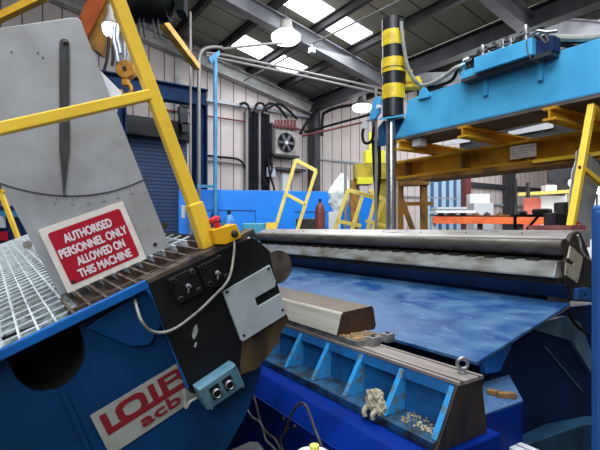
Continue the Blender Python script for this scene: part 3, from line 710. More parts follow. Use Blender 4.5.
tp = build('top_plate', long(MB(), [(1.428, .972), (1.582, .972), (1.582, .957), (1.428, .957)], Yn-.004, Yt), K['tabletop'], tb, .002)
for x in (1.448, 1.556):
    build('groove', MB().box((x-.0045, Yn-.0045, .966), (x+.0045, 2.9, .9726)), K['groove'], tp)

# packing strip, chips, die, clamps, eyebolt, rag
pk = MB().box((1.43, 1.56, .9735), (1.60, 2.2, .996)); 
solo('packing_plate', MB().box((1.435, 1.66, .9735), (1.63, 3.3, 1.0)), K['clamp'], 'flat steel packing plate between the die block and the table top', 'packing plate', None, .002)
dm = thing('die_block', 'long polished steel die block with a brown end lying on the table', 'die block', (1.56, 2.6, 1.01))
Y1 = 1.80
q = [PY(u, v, Y1) for u, v in [(337, 333), (342, 312.5), (373, 306), (376, 323), (374.5, 326.5)]]
zb = 1.002
q[0].z = zb; q[4].z = zb+.004
prof = [(p.x, p.z) for p in q]
prof = [(prof[0][0], zb), (prof[1][0]-.003, prof[1][1]-.012), (prof[1][0]+.008, prof[1][1]), (prof[2][0]-.008, prof[2][1]), (prof[2][0]+.003, prof[2][1]-.01), (prof[3][0], zb+.02), (prof[3][0]-.012, zb)]
build('body', long(MB(), prof, Y1+.004, 3.5), K['dieside'], dm, .002)
top = [(prof[2][0], prof[2][1]+.0005), (prof[3][0], prof[3][1]+.0005), (prof[3][0], prof[3][1]-.002), (prof[2][0], prof[2][1]-.002)]
build('top_face', long(MB(), top, Y1+.004, 3.5), K['die'], dm)
build('end_face', long(MB(), prof, Y1, Y1+.004), K['dieend'], dm, .001)
p = PY(358, 312, Y1-.0005); build('key_slot', MB().box((p.x-.006, Y1-.001, p.z-.012), (p.x+.006, Y1+.003, p.z+.017)), K['groove'], dm)
ch = MB()
for i in range(90):
    x, yy = random.uniform(1.44, 1.63), random.uniform(1.665, 1.795); a = random.uniform(0, PI); l = random.uniform(.006, .02)
    ch.bar((x, yy, 1.0025), (x+math.cos(a)*l, yy+math.sin(a)*l, 1.0045), .006, .004)
solo('wood_chips', ch, K['sawdust'], 'tan wood chips and dust spread before the die block end', 'wood chips', None, 0, 'stuff')
ch = MB()
for i in range(80):
    x, yy = random.uniform(1.34, 1.425), random.uniform(1.12, 1.30); a = random.uniform(0, PI); l = random.uniform(.004, .012)
    z_ = .772+(x-1.305)/.145*.01
    ch.bar((x, yy, z_+.003), (x+math.cos(a)*l, yy+math.sin(a)*l, z_+.005), .006, .005)
solo('metal_swarf', ch, K['swarf'], 'pale swarf crumbs lying in the end bay of the ribbed table', 'swarf', None, 0, 'stuff')
for (u, v, lab) in ((373, 345, 'small steel clamp block with a bolt on the front groove of the table top'), (387.5, 341.5, 'small steel clamp block with a bolt on the rear groove of the table top')):
    p = PZ(u, v, .9735)
    cb = thing('clamp_block', lab, 'clamp', p, 'table clamps')
    build('block', MB().box((p.x-.028, p.y-.026, .974), (p.x+.028, p.y+.026, 1.016)), K['clamp'], cb, .003)
    build('bolt', MB().cyl((p.x, p.y, 1.016), (p.x, p.y, 1.022), .012, 6), K['bolt'], cb)
ebp = PZ(462.5, 373, .9735)
eb = thing('eyebolt', 'steel lifting eyebolt screwed into the near end of the table top', 'eyebolt', ebp)
build('shank', MB().lathe(ebp, UP, [(.018, 0), (.018, .006), (.011, .008), (.011, .02)], 16), K['fitting'], eb)
rg = [ebp+V((0, 0, .038))+(RT*math.cos(a)+UP*math.sin(a))*.021 for a in [2*PI*i/24 for i in range(25)]]
build('ring', MB().tube(rg, .0075, 10, False), K['fitting'], eb)
# rag
bm = bmesh.new(); bmesh.ops.create_icosphere(bm, subdivisions=5, radius=1)
from mathutils import noise
rp = PX(377, 403, 1.335)
mbr = MB(); vs = []
for v in bm.verts:
    c = v.co.copy(); nz = noise.noise(c*1.6+V((3, 1, 7)))*.55+abs(noise.noise(c*3.2))*-.45+noise.noise(c*7)*.1
    r_ = 1+nz
    vs.append(rp+V((c.x*.04*r_, c.y*.055*r_+c.z*.02, c.z*.052*r_+.0)))
mbr.add(vs, [[w_.index for w_ in f.verts] for f in bm.faces], True); bm.free()
for (u0, v0, u1, v1) in ((368, 405, 365, 416), (377, 410, 373, 419)):
    a_, b_ = PX(u0, v0, 1.30), PX(u1, v1, 1.285)
    mbr.tube([a_, (a_+b_)/2+V((-.01, .004, 0)), b_], .011, 7)
zmin = .80
solo('rag', mbr, K['rag'], 'crumpled dirty cream rag hanging over the ledge of the ribbed table', 'rag')

# blue box with timber offcuts beside the table end
topc = [PZ(u, v, .70) for u, v in [(474, 418), (523, 400.5), (509, 374.5), (484, 382)]]
tx = thing('blue_tank', 'low blue steel box with speckled top beside the table end', 'box', V((topc[1].x-.1, topc[1].y, .345)))
build('casing', MB().prism([p-V((0, 0, .355)) for p in topc], (0, 0, .347)), K['pedblue'], tx, .004)
build('lid', MB().prism([p-V((0, 0, .008)) for p in topc], (0, 0, .008)), K['mesh'], tx)
for (u0, v0, u1, v1, h_, lab) in ((487, 391, 499, 393, .022, 'dark timber offcut lying rearmost on the low blue box'), (497, 394.5, 516, 395.5, .026, 'longer timber offcut with a pale sawn end on the low blue box')):
    a_, b_ = PZ(u0, v0, .713), PZ(u1, v1, .713)
    solo('timber_offcut', MB().bar(a_, b_, .035, h_), K['wood'], lab, 'timber', 'timber offcuts on the blue box', .002)
r0, r1 = PZ(487, 444, .42), PZ(512, 460, .42)
ra = thing('floor_rail', 'light grey grooved rail end low beside the pedestal', 'rail', V((r0.x, r0.y, 0)))
rail = MB().box((1.76, .55, 0), (1.86, 1.12, .50)); 
p0 = PZ(485, 437, .50); 
build('rail_body', MB().box((p0.x+.005, p0.y-.7, 0), (p0.x+.10, p0.y, .50)), K['greywhite'], ra, .003)
build('rail_groove', MB().box((p0.x+.05, p0.y-.7, .495), (p0.x+.058, p0.y+.001, .5008)), K['groove'], ra)

# loose cables and bits on the left of the pedestal
def W_(u, v, x=1.10): return PX(u, v, x)
solo('loose_cable', MB().tube([W_(253, 393), W_(257, 408), W_(261, 424), W_(268, 434), W_(275, 439), W_(281, 452), W_(284, 470), PX(286, 520, 1.09), PX(288, 600, 1.09)], .006, 8), K['cabledk'], 'dirty grey cable dropping down the blue pedestal side', 'cable')
solo('loose_cable', MB().tube([W_(246.5, 408, 1.07), W_(252, 417, 1.07), W_(261, 424, 1.07), W_(266, 440, 1.07), W_(276, 452, 1.07), W_(278, 475, 1.07), PX(279, 600, 1.06)], .006, 8), K['cabledk'], 'brownish cable crossing below the dropping cable by the pedestal', 'cable')
solo('loose_cable', MB().tube([PX(296, 600, 1.10), W_(290, 480, 1.10), W_(281, 444, 1.10), W_(286, 430, 1.09), W_(291, 415, 1.09), W_(298, 405, 1.09), W_(304, 404, 1.09), W_(309, 412, 1.09), W_(314, 427, 1.09), W_(321, 445, 1.09), W_(324, 456, 1.09)], .006, 8), K['cabledk'], 'black cable arching up over the studs on the pedestal', 'cable')
stp = PX(248, 446, .98)
solo('equipment_case', MB().prism([V((p.x, p.y, 0)) for p in [PZ(u, v, .55) for u, v in [(226, 452), (250, 441.5), (258, 442), (266, 452), (268, 475), (215, 475)]]], (0, 0, .55)), K['steeldark'], 'dark grey case top at the foot of the blue pedestal', 'case')
bp_ = PX(313, 447, .98)
bo = thing('white_canister', 'white canister with a pale yellow cap in front of the pedestal', 'canister', V((bp_.x, bp_.y, 0)))
build('canister_body', MB().lathe(V((bp_.x, bp_.y, 0)), UP, [(.1, 0), (.1, bp_.z-.12), (.07, bp_.z-.03), (.03, bp_.z-.01)], 20), K['white'], bo)
build('cap', MB().cyl(V((bp_.x+.006, bp_.y, bp_.z-.012)), V((bp_.x+.006, bp_.y, bp_.z+.006)), .018, 14), K['capyellow'], bo)

# blue cabinet cropped at the right edge
cp = PD(590, 205.5, 1.62)
cab = thing('blue_cabinet', 'tall blue steel cabinet standing near the end of the far jaw', 'cabinet', V((cp.x+.2, cp.y-.25, 0)))
build('carcass', MB().box((cp.x, cp.y-.5, 0), (cp.x+.4, cp.y, cp.z)), K['cabinet'], cab, .012)
build('door', MB().box((cp.x-.008, cp.y-.48, .08), (cp.x+.002, cp.y-.02, cp.z-.02)), K['cabinet'], cab, .006)

# ================================================================== OVERHEAD GANTRY
XB = 3.5
def B_(u, v, x=XB): return PX(u, v, x)
gan = thing('gantry_girder', 'sky blue box girder of the overhead clamp above the far jaw', 'gantry girder', (XB+.2, 3.0, 2.45))
face = [(394.5, 136.5), (405, 118), (408, 100), (430, 88), (470, 76), (640, 31), (700, 15), (700, 76), (640, 87.5)]
fp = [B_(u, v) for u, v in face]
zt = (fp[3].z+fp[5].z)/2; zbm = (fp[0].z+fp[8].z)/2
fp2 = [V((XB, fp[0].y, zbm)), fp[1], fp[2], V((XB, fp[3].y, zt)), V((XB, -1.0, zt)), V((XB, -1.0, zbm))]
build('girder', MB().prism(fp2, (.42, 0, 0)), K['beamblue'], gan, .004)
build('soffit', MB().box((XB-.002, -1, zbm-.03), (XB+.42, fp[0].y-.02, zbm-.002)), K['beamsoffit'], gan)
build('face_edge', MB().box((XB-.006, -1, zbm-.004), (XB+.0, fp[0].y-.01, zbm+.010)), K['polelight'], gan)
build('void_backing', MB().box((4.86, -1, 2.3), (5.15, fp[0].y+.2, 3.1)), K['steeldark'], gan)  # added dark box standing in for the dark void behind the girders
# end bracket carrying the lift cylinder
YC = B_(393, 120).y
def CY(u, v, dx=0.): return PX(u, v, XB+dx)
cxy = PX(394.7, 120, XB+.02); cX, cY = cxy.x, cxy.y+.02
zsh = CY(400, 117).z
build('shelf_plate', MB().hexa([CY(379, 120, -.12)-V((0, 0, .0)), CY(405, 116, -.05), CY(405, 116, .3), CY(379, 120, .3)], [p+V((0, 0, .02)) for p in (CY(379, 120, -.12), CY(405, 116, -.05), CY(405, 116, .3), CY(379, 120, .3))]), K['beamblue'], gan)
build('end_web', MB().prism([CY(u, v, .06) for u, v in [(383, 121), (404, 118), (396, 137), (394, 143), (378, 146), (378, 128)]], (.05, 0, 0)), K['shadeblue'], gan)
build('gusset', MB().prism([CY(u, v, -.05) for u, v in [(386.5, 100), (390, 99.5), (390.5, 116), (386, 118)]], (.03, 0, 0)), K['beamblue'], gan)
build('end_bracket', MB().prism([CY(u, v, -.1) for u, v in [(372.5, 102), (375.5, 96.5), (380, 97), (379.5, 112), (374, 119.5), (368.5, 121)]], (.03, 0, 0)), K['beamblue'], gan, .003)
p = CY(379.6, 107, -.11); build('limit_switch', MB().cyl(p, p+V((-.03, 0, 0)), .022, 12), K['white'], gan)
build('lug', MB().prism([CY(u, v, -.03) for u, v in [(417, 99.5), (420, 89.5), (424, 87), (429.5, 95), (429, 97)]], (.03, 0, 0)), K['beamblue'], gan, .003)
for dz in (0,):
    p = B_(416, 142, XB+.05); build('soffit_block', MB().box((p.x, p.y-.05, p.z-.04), (p.x+.1, p.y+.05, p.z+.04)), K['greywhite'], gan)

cy = thing('lift_cylinder', 'tall hydraulic cylinder banded black and yellow on the end of the gantry', 'hydraulic cylinder', V((cX, cY, CY(394, 117).z)))
tt = (V((cX, cY, 0))).dot(FW)
def zc_(v): return H+(HZ-v)/F*tt
r_ = .122
bands = [(117.5, 100, 'cylblk', .94), (100, 86, 'cylyel', 1.0), (86, 74, 'cylblk', .96), (74, 60, 'cylyel', 1.04), (60, 47.5, 'cylblk', .96), (47.5, 32.5, 'cylyel', 1.0), (32.5, 20, 'cylblk', 1.0)]
for a, b, m, k in bands:
    build('black_band' if m == 'cylblk' else 'yellow_band', MB().lathe((cX, cY, zc_(a)), UP, [(r_*k, 0), (r_*k, zc_(b)-zc_(a))], 28), K[m], cy)
build('strap', MB().lathe((cX, cY, zc_(70.5)), UP, [(r_*1.05, 0), (r_*1.05, .012)], 28), K['cylblk'], cy)
cb0 = V((cX, cY, 0))
def CR(a, f, v): return cb0+RT*a+FW*f+UP*zc_(v)
build('side_port', MB().obox(CR(.155, .0, 78), RT*.035, FW*.07, UP*.07).obox(CR(.21, .0, 85), RT*.085, FW*.06, UP*.04).obox(CR(.25, .0, 82.5), RT*.03, FW*.05, UP*.05), K['cylyel'], cy, .006)
p = CR(.055, -.12, 30); build('top_port', MB().obox(p, RT*.02, FW*.03, UP*.055), K['fittingdk'], cy)
solo('cylinder_hose', MB().tube([CR(.05, -.165, 29), CR(.06, -.165, 42), CR(.085, -.16, 58), CR(.12, -.15, 72), CR(.19, -.14, 84), CR(.27, -.13, 89), B_(433, 83, XB-.02), B_(446, 75, XB-.02), B_(458, 67, XB-.02), B_(472, 63.5, XB+.02)], .02, 10), K['hosegrey'],
     'thick grey hose running from the banded cylinder along the gantry top', 'hose')
solo('cylinder_hose', MB().tube([B_(424, 88.5, XB+.03), B_(440, 85, XB+.05), B_(452, 80, XB+.05), B_(458, 70, XB), B_(466, 65, XB-.02), B_(474, 62, XB+.02)], .018, 10), K['ropeblk'],
     'black hose curving up to the left end of the valve manifold', 'hose')
rd = thing('lift_rod', 'polished vertical lift rod below the banded cylinder', 'rod', V((cX, cY+.03, 0)))
build('shaft', MB().cyl((cX, cY+.03, .3), (cX, cY+.03, zc_(120)), .057, 20), K['rod'], rd)
build('foot', MB().lathe((cX, cY+.03, 0), UP, [(.16, 0), (.16, .05), (.08, .08), (.08, .3)], 20), K['fittingdk'], rd)
solo('guide_rod', MB().cyl(PX(376, 235, XB-.05), PX(376, 87, XB-.05), .016, 10), K['conduit'], 'thin grey guide rod left of the banded cylinder', 'rod')
solo('bracket_hose', MB().tube([CY(365, 123, -.2), CY(362.5, 134, -.2), CY(364, 142, -.2), CY(368.5, 143, -.2), CY(372.5, 139, -.2), CY(373.5, 127, -.2), CY(372.5, 120, -.14)], .016, 8), K['ropeblk'], 'black hose loop hanging from the left gantry bracket', 'hose')
solo('plug_socket', MB().box(CY(364.8, 128.5, -.2)-V((.02, .02, .0)), CY(364.8, 128.5, -.2)+V((.02, .02, .08))), K['greywhite'], 'small white plug at the end of the gantry hose loop', 'plug')

# valve manifold on the girder
mf = thing('valve_manifold', 'sky blue hydraulic valve manifold bolted along the gantry top', 'valve manifold', V((XB-.1, B_(500, 60).y, B_(500, 60).z)))
XM = XB-.16
m0, m1, m2, m3 = [PX(u, v, XM) for u, v in [(474, 56.5), (532, 38.5), (532, 55), (475, 72)]]
zt2, zb2 = (m0.z+m1.z)/2, (m2.z+m3.z)/2
build('cover', MB().box((XM, m1.y, zb2), (XB-.006, m0.y, zt2)), K['beamblue'], mf, .004)
build('base_plate', MB().box((XM+.04, m1.y-.12, zb2-.03), (XB-.006, m0.y+.16, zb2)), K['steeldark'], mf)
build('end_block', MB().box((XM+.05, m1.y-.13, zb2), (XB-.006, m1.y-.002, zt2-.02)), K['bluestrip'], mf)
build('end_block', MB().box((XM+.05, m0.y+.01, zb2), (XB-.006, m0.y+.17, zt2-.06)), K['beamblue'], mf)
for u in (477, 532):
    a_, b_ = PX(u, 71 if u == 477 else 56, XM+.02), PX(u, 92 if u == 477 else 78, XB-.03)
    build('bracket', MB().box((XB-.03, a_.y-.02, zb2-.17), (XB-.008, a_.y+.02, zb2)), K['beamblue'], mf)
for i, (u, v, h_) in enumerate(((479, 50, .09), (483, 46, .12), (489, 50, .05), (497, 42, .08), (503, 42, .1), (511, 36, .09), (518, 37, .08), (526, 31, .15), (531, 35, .07))):
    p = PX(u, v+5, XM+.08); p.z = zt2
    fm = MB().lathe(p, UP, [(.024, 0), (.024, h_*.35), (.014, h_*.4), (.018, h_*.6), (.018, h_*.9), (.008, h_)], 10)
    fm.cyl(p+V((0, -.03, h_*.5)), p+V((0, .05, h_*.55)), .012, 8)
    build('valve', fm, K['fitting'] if i % 3 else K['fittingdk'], mf)
for u, v, r2_, m in ((535, 38, .03, 'fittingdk'), (538, 35, .022, 'fitting'), (541, 39, .028, 'fittingdk'), (544, 36, .02, 'fitting'), (546, 41, .026, 'fittingdk'), (470, 62, .028, 'fittingdk'), (467, 60, .02, 'fitting'), (464, 66, .03, 'boxgrey'), (461, 68, .022, 'fittingdk'), (486, 51, .022, 'fittingdk'), (494, 47, .02, 'fittingdk'), (507, 42, .024, 'fittingdk'), (522, 37, .022, 'fittingdk')):
    p = PX(u, v, XM+.09)
    build('port_fitting', MB().cyl(p-V((0, .03, 0)), p+V((0, .03, 0)), r2_, 6).cyl(p-V((0, 0, .05)), p+V((0, 0, .04)), r2_*.6, 8), K[m], mf)
def hose(pts, r, m, lab): solo('manifold_hose', MB().tube([PX(u, v, x) for u, v, x in pts], r, 8), K[m], lab, 'hose', 'hoses at the manifold end')
hose([(536, 37, XB-.06), (545, 36, XB-.02), (556, 37.5, XB+.1), (575, 38, XB+.1), (600, 36.5, XB+.1), (640, 25, XB+.1)], .026, 'hosegrey', 'thick grey hose leaving the manifold toward the right')
hose([(540, 41.5, XB-.03), (552, 43, XB+.16), (570, 42, XB+.2), (600, 38.2, XB+.2), (640, 27, XB+.2)], .02, 'ropeblk', 'black hose running just under the thick grey one')
hose([(543, 43, XB-.03), (556, 44, XB+.02), (566, 46, XB+.1), (577, 46.5, XB+.3)], .014, 'ropeblk', 'short black hose dropping behind the girder top')
hose([(530, 35, XM+.04), (538, 31, XM+.04), (546, 32, XM+.06), (557, 31, XM+.08)], .012, 'fitting', 'thin pale pipe reaching over the manifold end')
hose([(533, 34, XM), (540, 37, XM), (546, 43, XM), (548, 40, XM), (545, 34, XM+.04)], .006, 'cabledk', 'thin wire loop hanging at the manifold end')
hose([(527, 40, XM-.01), (527, 48, XM-.02), (532, 60, XM-.01), (545, 62, XM+.1), (547, 50, XM+.1)], .004, 'cabledk', 'slack grey wire under the manifold right end')

# yellow beam below with stub joists
XY = 4.15
yb = thing('overhead_girder', 'long ochre yellow I beam running under the sky blue girder', 'girder', (XY, 2.5, 2.1))
zlo, zhi = PX(430, 177, XY).z, zbm-.03-.105
yl = PX(397, 180, XY).y
build('girder', MB().ibeam((XY, yl, (zlo+zhi)/2), (XY, -1, (zlo+zhi)/2), zhi-zlo, .26, .02, UP, .028), K['yellowox'], yb, .003)
for y in (yl-.25, yl-1.05, yl-1.75, yl-2.4):
    build('web_stiffener', MB().box((XY-.125, y-.012, zlo+.028), (XY-.01, y+.012, zhi-.028)), K['ochre'], yb)
build('lower_rail', MB().box((XY-.2, -1, zlo-.05), (XY+.13, yl-.5, zlo-.002)), K['ochre'], yb)
build('cable_tray', MB().box((XY-.24, -.6, zlo-.02), (XY-.2, PX(535, 165, XY-.2).y, zlo+.01)), K['yellow'], yb)
for (u, v, lab) in ((399, 143, 'yellow stub joist end nearest the banded cylinder under the girder'), (462, 135.5, 'middle yellow stub joist end under the sky blue girder'), (549, 119, 'yellow stub joist end nearest the leaning rail under the girder')):
    p = PX(u, v, XB-.04)
    solo('stub_joist', MB().ibeam((XB-.04, p.y, (zbm-.031+zhi+.001)/2), (XY+.6, p.y, (zbm-.031+zhi+.001)/2), (zbm-.033)-(zhi+.001), .1, .014), K['yellowox'], lab, 'joist', 'stub joists under the gantry')
for (u0, u1, v0, lab) in ((443, 470, 145, 'pale strip seen between the two girders left of the notice'), (508, 553, 134.5, 'pale strip seen between the two girders above the notice')):
    a_, b_ = PX(u0, v0+1.5, 4.84), PX(u1, v0-2, 4.84)
    solo('light_strip', MB().prism([a_, V((4.84, b_.y, a_.z)), V((4.84, b_.y, a_.z+.07)), V((4.84, a_.y, a_.z+.05))], (.015, 0, 0)), K['greywhite'], lab, 'strip', 'pale strips between the girders')
ns = thing('notice_sign', 'small white notice with four lines of dark print on the yellow beam', 'sign', PX(523, 158, XY-.14))
XS = XY-.132
a_, b_ = PX(510.5, 147, XS), PX(536.5, 143, XS)
c_ = PX(511, 159.5, XS)
y0_, y1_, z0_, z1_ = a_.y, b_.y, c_.z, a_.z
build('board', MB().box((XS-.006, y1_, z0_), (XS-.0, y0_, z1_)), K['signwhite'], ns)
wS, hS = y0_-y1_, z1_-z0_
rows = []
for i, (tx_, f_) in enumerate((('BEAM : UNLOADED BY', .9), ('MAX WEIGHT 5 TON', .84), ('MINIMUM GAP', .62), ('WITH NO LOAD', .68))):
    rows.append((tx_, V((XS-.0065, y0_-wS*.06, z1_-hS*(.25+.22*i))), (0, -1, 0), UP, hS*.11, wS*f_))
lettering('lettering', rows, K['ink'], ns, (-1, 0, 0), .001)

# trestle and press column behind the rod
def D(u, v, t): return PD(u, v, t)
tr = thing('trestle', 'ochre steel trestle frame with diagonal brace beneath the yellow beam end', 'trestle', V((D(415, 230, 6.1).x, D(415, 230, 6.1).y, 0)))
def gpt(u, v, t=6.1): return D(u, v, t)
def toground(p): return V((p.x, p.y, 0))
build('head_beam', MB().bar(gpt(398, 182.5), gpt(428, 181.5), .14, .11), K['ochre'], tr, .004)
build('leg', MB().bar(gpt(423.5, 186), V((gpt(425.5, 230).x, gpt(425.5, 230).y, 0)), .085, .085, RT), K['ochre'], tr, .003)
build('leg', MB().bar(gpt(400.5, 186), V((gpt(400.5, 230).x, gpt(400.5, 230).y, 0)), .07, .07, RT), K['ochre'], tr, .003)
build('rail', MB().bar(gpt(400, 204), gpt(433, 203.5), .05, .05), K['ochre'], tr)
build('brace', MB().bar(gpt(401, 198), gpt(415, 236), .06, .06, FW), K['ochre'], tr)
pcx = thing('press_column', 'olive yellow press column with stepped head beside the black hoses', 'column', toground(D(368, 200, 6.9)))
def blk(u0, v0, u1, v1, t, th_, m, nm, bev=.004):
    a_, b_ = D(u0, v0, t), D(u1, v1, t)
    c = (a_+b_)/2+FW*th_/2
    return build(nm, MB().obox(c, RT*abs((u1-u0)/F*t/2), FW*th_/2, UP*abs((v1-v0)/F*t/2)), K[m], pcx, bev)
blk(355, 163.5, 388, 179, 6.9, .3, 'olive', 'head_block')
blk(365.5, 150, 385, 163, 6.9, .25, 'lemon', 'upper_block')
blk(357.5, 177.5, 373, 184, 6.8, .3, 'lemon', 'lower_block')
blk(351, 180, 359, 450, 7.0, .2, 'ochre', 'leg')
blk(378, 179, 388, 450, 7.0, .2, 'olive', 'leg')
blk(369, 132, 371.5, 151, 6.9, .04, 'lemon', 'stem')
for du, lab in ((0, 'thick black hose hanging left of the polished rod'), (5.5, 'black hose hanging close against the polished rod')):
    solo('hanging_hose', MB().tube([D(373.5+du, 140, 5.6), D(374+du, 160, 5.6), D(375+du*.8, 178, 5.6), D(376+du*.3, 194, 5.6), D(376, 212, 5.6)], .022, 8), K['ropeblk'], lab, 'hose', 'black hoses by the rod')

# ================================================================== BACKGROUND MACHINES AND FURNITURE
def tubeframe(nm, lab, cat, segs, t, w, m, foot, grp=None):
    o = thing(nm, lab, cat, V((D(*foot, t).x, D(*foot, t).y, 0)), grp)
    for part, a_, b_ in segs:
        p, q = D(*a_, t), D(*b_, t)
        if b_[1] > 221: q = q+(q-p)*(.9 if part in ('rail', 'post') else 0)
        build(part, MB().bar(p, q, w, w, FW), K[m], o, .003)
    return o
tubeframe('ladder_rail', 'pale yellow ladder shaped rail standing behind the left end of the roller', 'guard rail', [('rail', (296, 160), (276, 226)), ('rail', (316, 171), (298.5, 226)), ('top_bar', (295.5, 160), (316.5, 171)), ('rung', (286, 194), (306, 205))], 6.8, .052, 'yellowlt', (285, 230))
tubeframe('tube_frame', 'nearer pale yellow tube frame behind the middle of the roller', 'frame', [('post', (348, 190), (336, 226)), ('post', (384, 199), (374, 226)), ('top_bar', (347.5, 190), (384.5, 199)), ('lower_bar', (337, 221), (361, 226)), ('post', (362, 197), (353, 226)), ('top_bar', (350, 191), (375, 198))], 6.2, .05, 'yellowlt', (360, 230), 'yellow tube frames')
tubeframe('tube_frame', 'farther pale yellow tube frame leaning over toward the polished rod', 'frame', [('post', (375, 199), (368.5, 226)), ('post', (396, 208.5), (389.5, 228)), ('top_bar', (369, 190), (396.5, 208.5)), ('lower_bar', (366, 221), (389, 227))], 6.55, .05, 'yellowlt', (385, 230), 'yellow tube frames')

# bright blue guard panel
bl_ = thing('blue_guard_panel', 'long bright blue steel guard panel along the back of the bay', 'guard panel', V((4.6, 6.9, 0)))
pA, pB = D(178.5, 189, 7.9), D(389, 192.5, 8.5)
nrm = V((-(pB-pA).y, (pB-pA).x, 0)).normalized(); nrm = nrm if nrm.dot(FW) > 0 else -nrm
build('sheet', MB().prism([V((pA.x, pA.y, 0)), V((pB.x, pB.y, 0)), pB, pA], nrm*.08), K['barrier'], bl_, .006)
def on(u, v): return PL(u, v, pA-nrm*.004, nrm)
build('seam', MB().bar(on(206, 209.8), on(256, 210.4), .012, .02, nrm), K['barrierdk'], bl_)
build('seam', MB().bar(on(255.5, 210), on(255.5, 232), .012, .02, nrm), K['barrierdk'], bl_)
build('seam', MB().bar(on(294, 211.5), on(352, 212), .012, .02, nrm), K['barrierdk'], bl_)
build('label', MB().prism([on(181.5, 205), on(185, 205), on(185, 218), on(181.5, 218)], -nrm*.003), K['greywhite'], bl_)
build('end_flange', MB().prism([on(378, 193.5), on(389, 193), on(389, 230), on(378, 230)], -nrm*.03), K['barrier'], bl_)
# floor standing small things behind the switch box
def bottle(u, v, t, r, m, lab, cat='gas cylinder'):
    p = D(u, v, t); o = thing('gas_cylinder', lab, cat, V((p.x, p.y, 0)), 'gas cylinders')
    h_ = p.z
    build('shell', MB().lathe(V((p.x, p.y, 0)), UP, [(r*.95, 0), (r, .03), (r, h_-.22), (r*.9, h_-.14), (r*.6, h_-.08), (r*.3, h_-.06)], 20), K[m], o)
    build('valve', MB().lathe(V((p.x, p.y, h_-.06)), UP, [(r*.25, 0), (r*.25, .03), (r*.32, .03), (r*.32, .06)], 10), K['fittingdk'], o)
bottle(229, 210.5, 6.2, .085, 'bluegas', 'small blue gas cylinder showing behind the yellow switch box')
bottle(320, 199, 6.9, .078, 'redgas', 'maroon gas cylinder standing before the bright blue panel')
p = D(253, 223, 6.9); solo('teal_tank', MB().prism([V((p.x, p.y, 0))+RT*a+FW*b for a, b in ((-.17, 0), (.17, 0), (.17, .3), (-.17, .3))], (0, 0, p.z)), K['teal'], 'teal blue tank just left of the roller end', 'tank', None, .02)
p = D(271, 222.5, 6.55); solo('yellow_bracket', MB().obox(V((p.x, p.y, p.z/2)), RT*.07, FW*.05, UP*p.z/2), K['yellow'], 'yellow bracket at the foot of the ladder rail', 'bracket')
p = D(308, 218.5, 7.5); solo('dark_machine', MB().obox(V((p.x, p.y, p.z/2)), RT*.2, FW*.12, UP*p.z/2), K['darkitem'], 'dark low machine behind the foot of the ladder rail', 'machine', None, .02)
# cabinet with white bag
p = D(334, 212, 7.6)
solo('grey_cabinet', MB().obox(V((p.x, p.y, p.z/2)), RT*.10, FW*.12, UP*p.z/2), K['greywhite'], 'pale grey cabinet under the white polythene bag', 'cabinet', None, .01)
solo('grey_post', MB().obox(V((D(345.5, 200, 7.3).x, D(345.5, 200, 7.3).y, D(345.5, 164, 7.3).z/2)), RT*.022, FW*.022, UP*D(345.5, 164, 7.3).z/2), K['conduit'], 'slim grey post in front of the white polythene bag', 'post')
bm = bmesh.new(); bmesh.ops.create_icosphere(bm, subdivisions=4, radius=1); vs = []
bc = D(341, 193, 7.6)
for v in bm.verts:
    c = v.co.copy(); nz = noise.noise(c*2.2+V((1, 5, 2)))*.3+abs(noise.noise(c*5))*-.35
    k = (1.0-.45*max(0, c.z))*(1+nz)
    vs.append(bc+RT*(c.x*.235*k+c.z*.03)+FW*(c.y*.13*k)+UP*(c.z*.325*(1+nz*.3)))
solo('polythene_bag', MB().add(vs, [[w_.index for w_ in f.verts] for f in bm.faces], True), K['bag'], 'crumpled white polythene bag slumped on the pale grey cabinet', 'bag'); bm.free()

# portal frame, shutter, poles
pf = thing('portal_frame', 'navy blue steel portal frame standing before the shutter', 'portal frame', (2.9, 8.7, 0))
YP = 8.7
zt_ = PY(100, 69, YP).z
pr_ = PY(206.5, 91, YP)
pl_ = PY(191.5, 120, YP)
build('beam', MB().ibeam((PY(40, 60, YP).x, YP, pr_.z-.16), (pr_.x, YP, pr_.z-.16), .34, .22, .02), K['portal'], pf, .003)
build('column', MB().ibeam(((pr_.x+pl_.x)/2, YP, 0), ((pr_.x+pl_.x)/2, YP, pr_.z-.33), .24, abs(pr_.x-pl_.x), .02, (1, 0, 0)), K['portal'], pf, .003)
build('column', MB().ibeam((PY(118, 140, YP).x, YP, 0), (PY(118, 140, YP).x, YP, pr_.z-.33), .24, .3, .02, (1, 0, 0)), K['portal'], pf, .003)
a_, b_ = PY(70, 142, YW-.1), PY(187, 143, YW-.1)
sh = thing('roller_shutter', 'navy roller shutter door with dark housing in the back wall', 'shutter', V(((a_.x+b_.x)/2, YW-.1, 0)))
build('slats', MB().box((a_.x, YW-.1, 0), (b_.x, YW-.05, b_.z)), K['shutter'], sh)
build('housing', MB().box((a_.x-.1, YW-.45, b_.z), (b_.x+.05, YW-.05, b_.z+.42)), K['steeldark'], sh, .01)
build('header_rail', MB().box((a_.x-.1, YW-.2, PY(150, 126, YW).z-.03), (b_.x+.05, YW-.1, PY(150, 126, YW).z+.06)), K['railgrey'], sh)
wp = PY(179, 90, YW-.1)
struct(f'trim_{n}', MB().box((wp.x-.09, YW-.08, 0), (wp.x+.09, YW, zd(wp.x)-.5)), K['trimwhite']); n += 1
wp = PY(182, 140, YW-.1)
bx_ = MB()
for i in range(5):
    c = PY(183.5+1.2*math.sin(i*2), 96+i*8, YW-.6); bx_.obox(c, (.09, 0, 0), (0, .08, 0), (0, 0, .11)); bx_.cyl(c+V((.05, -.05, -.2)), c+V((-.02, 0, .2)), .03, 8)
bx_.box((wp.x+.12, YW-.66, .0), (wp.x+.2, YW-.56, PY(181, 100, YW).z))
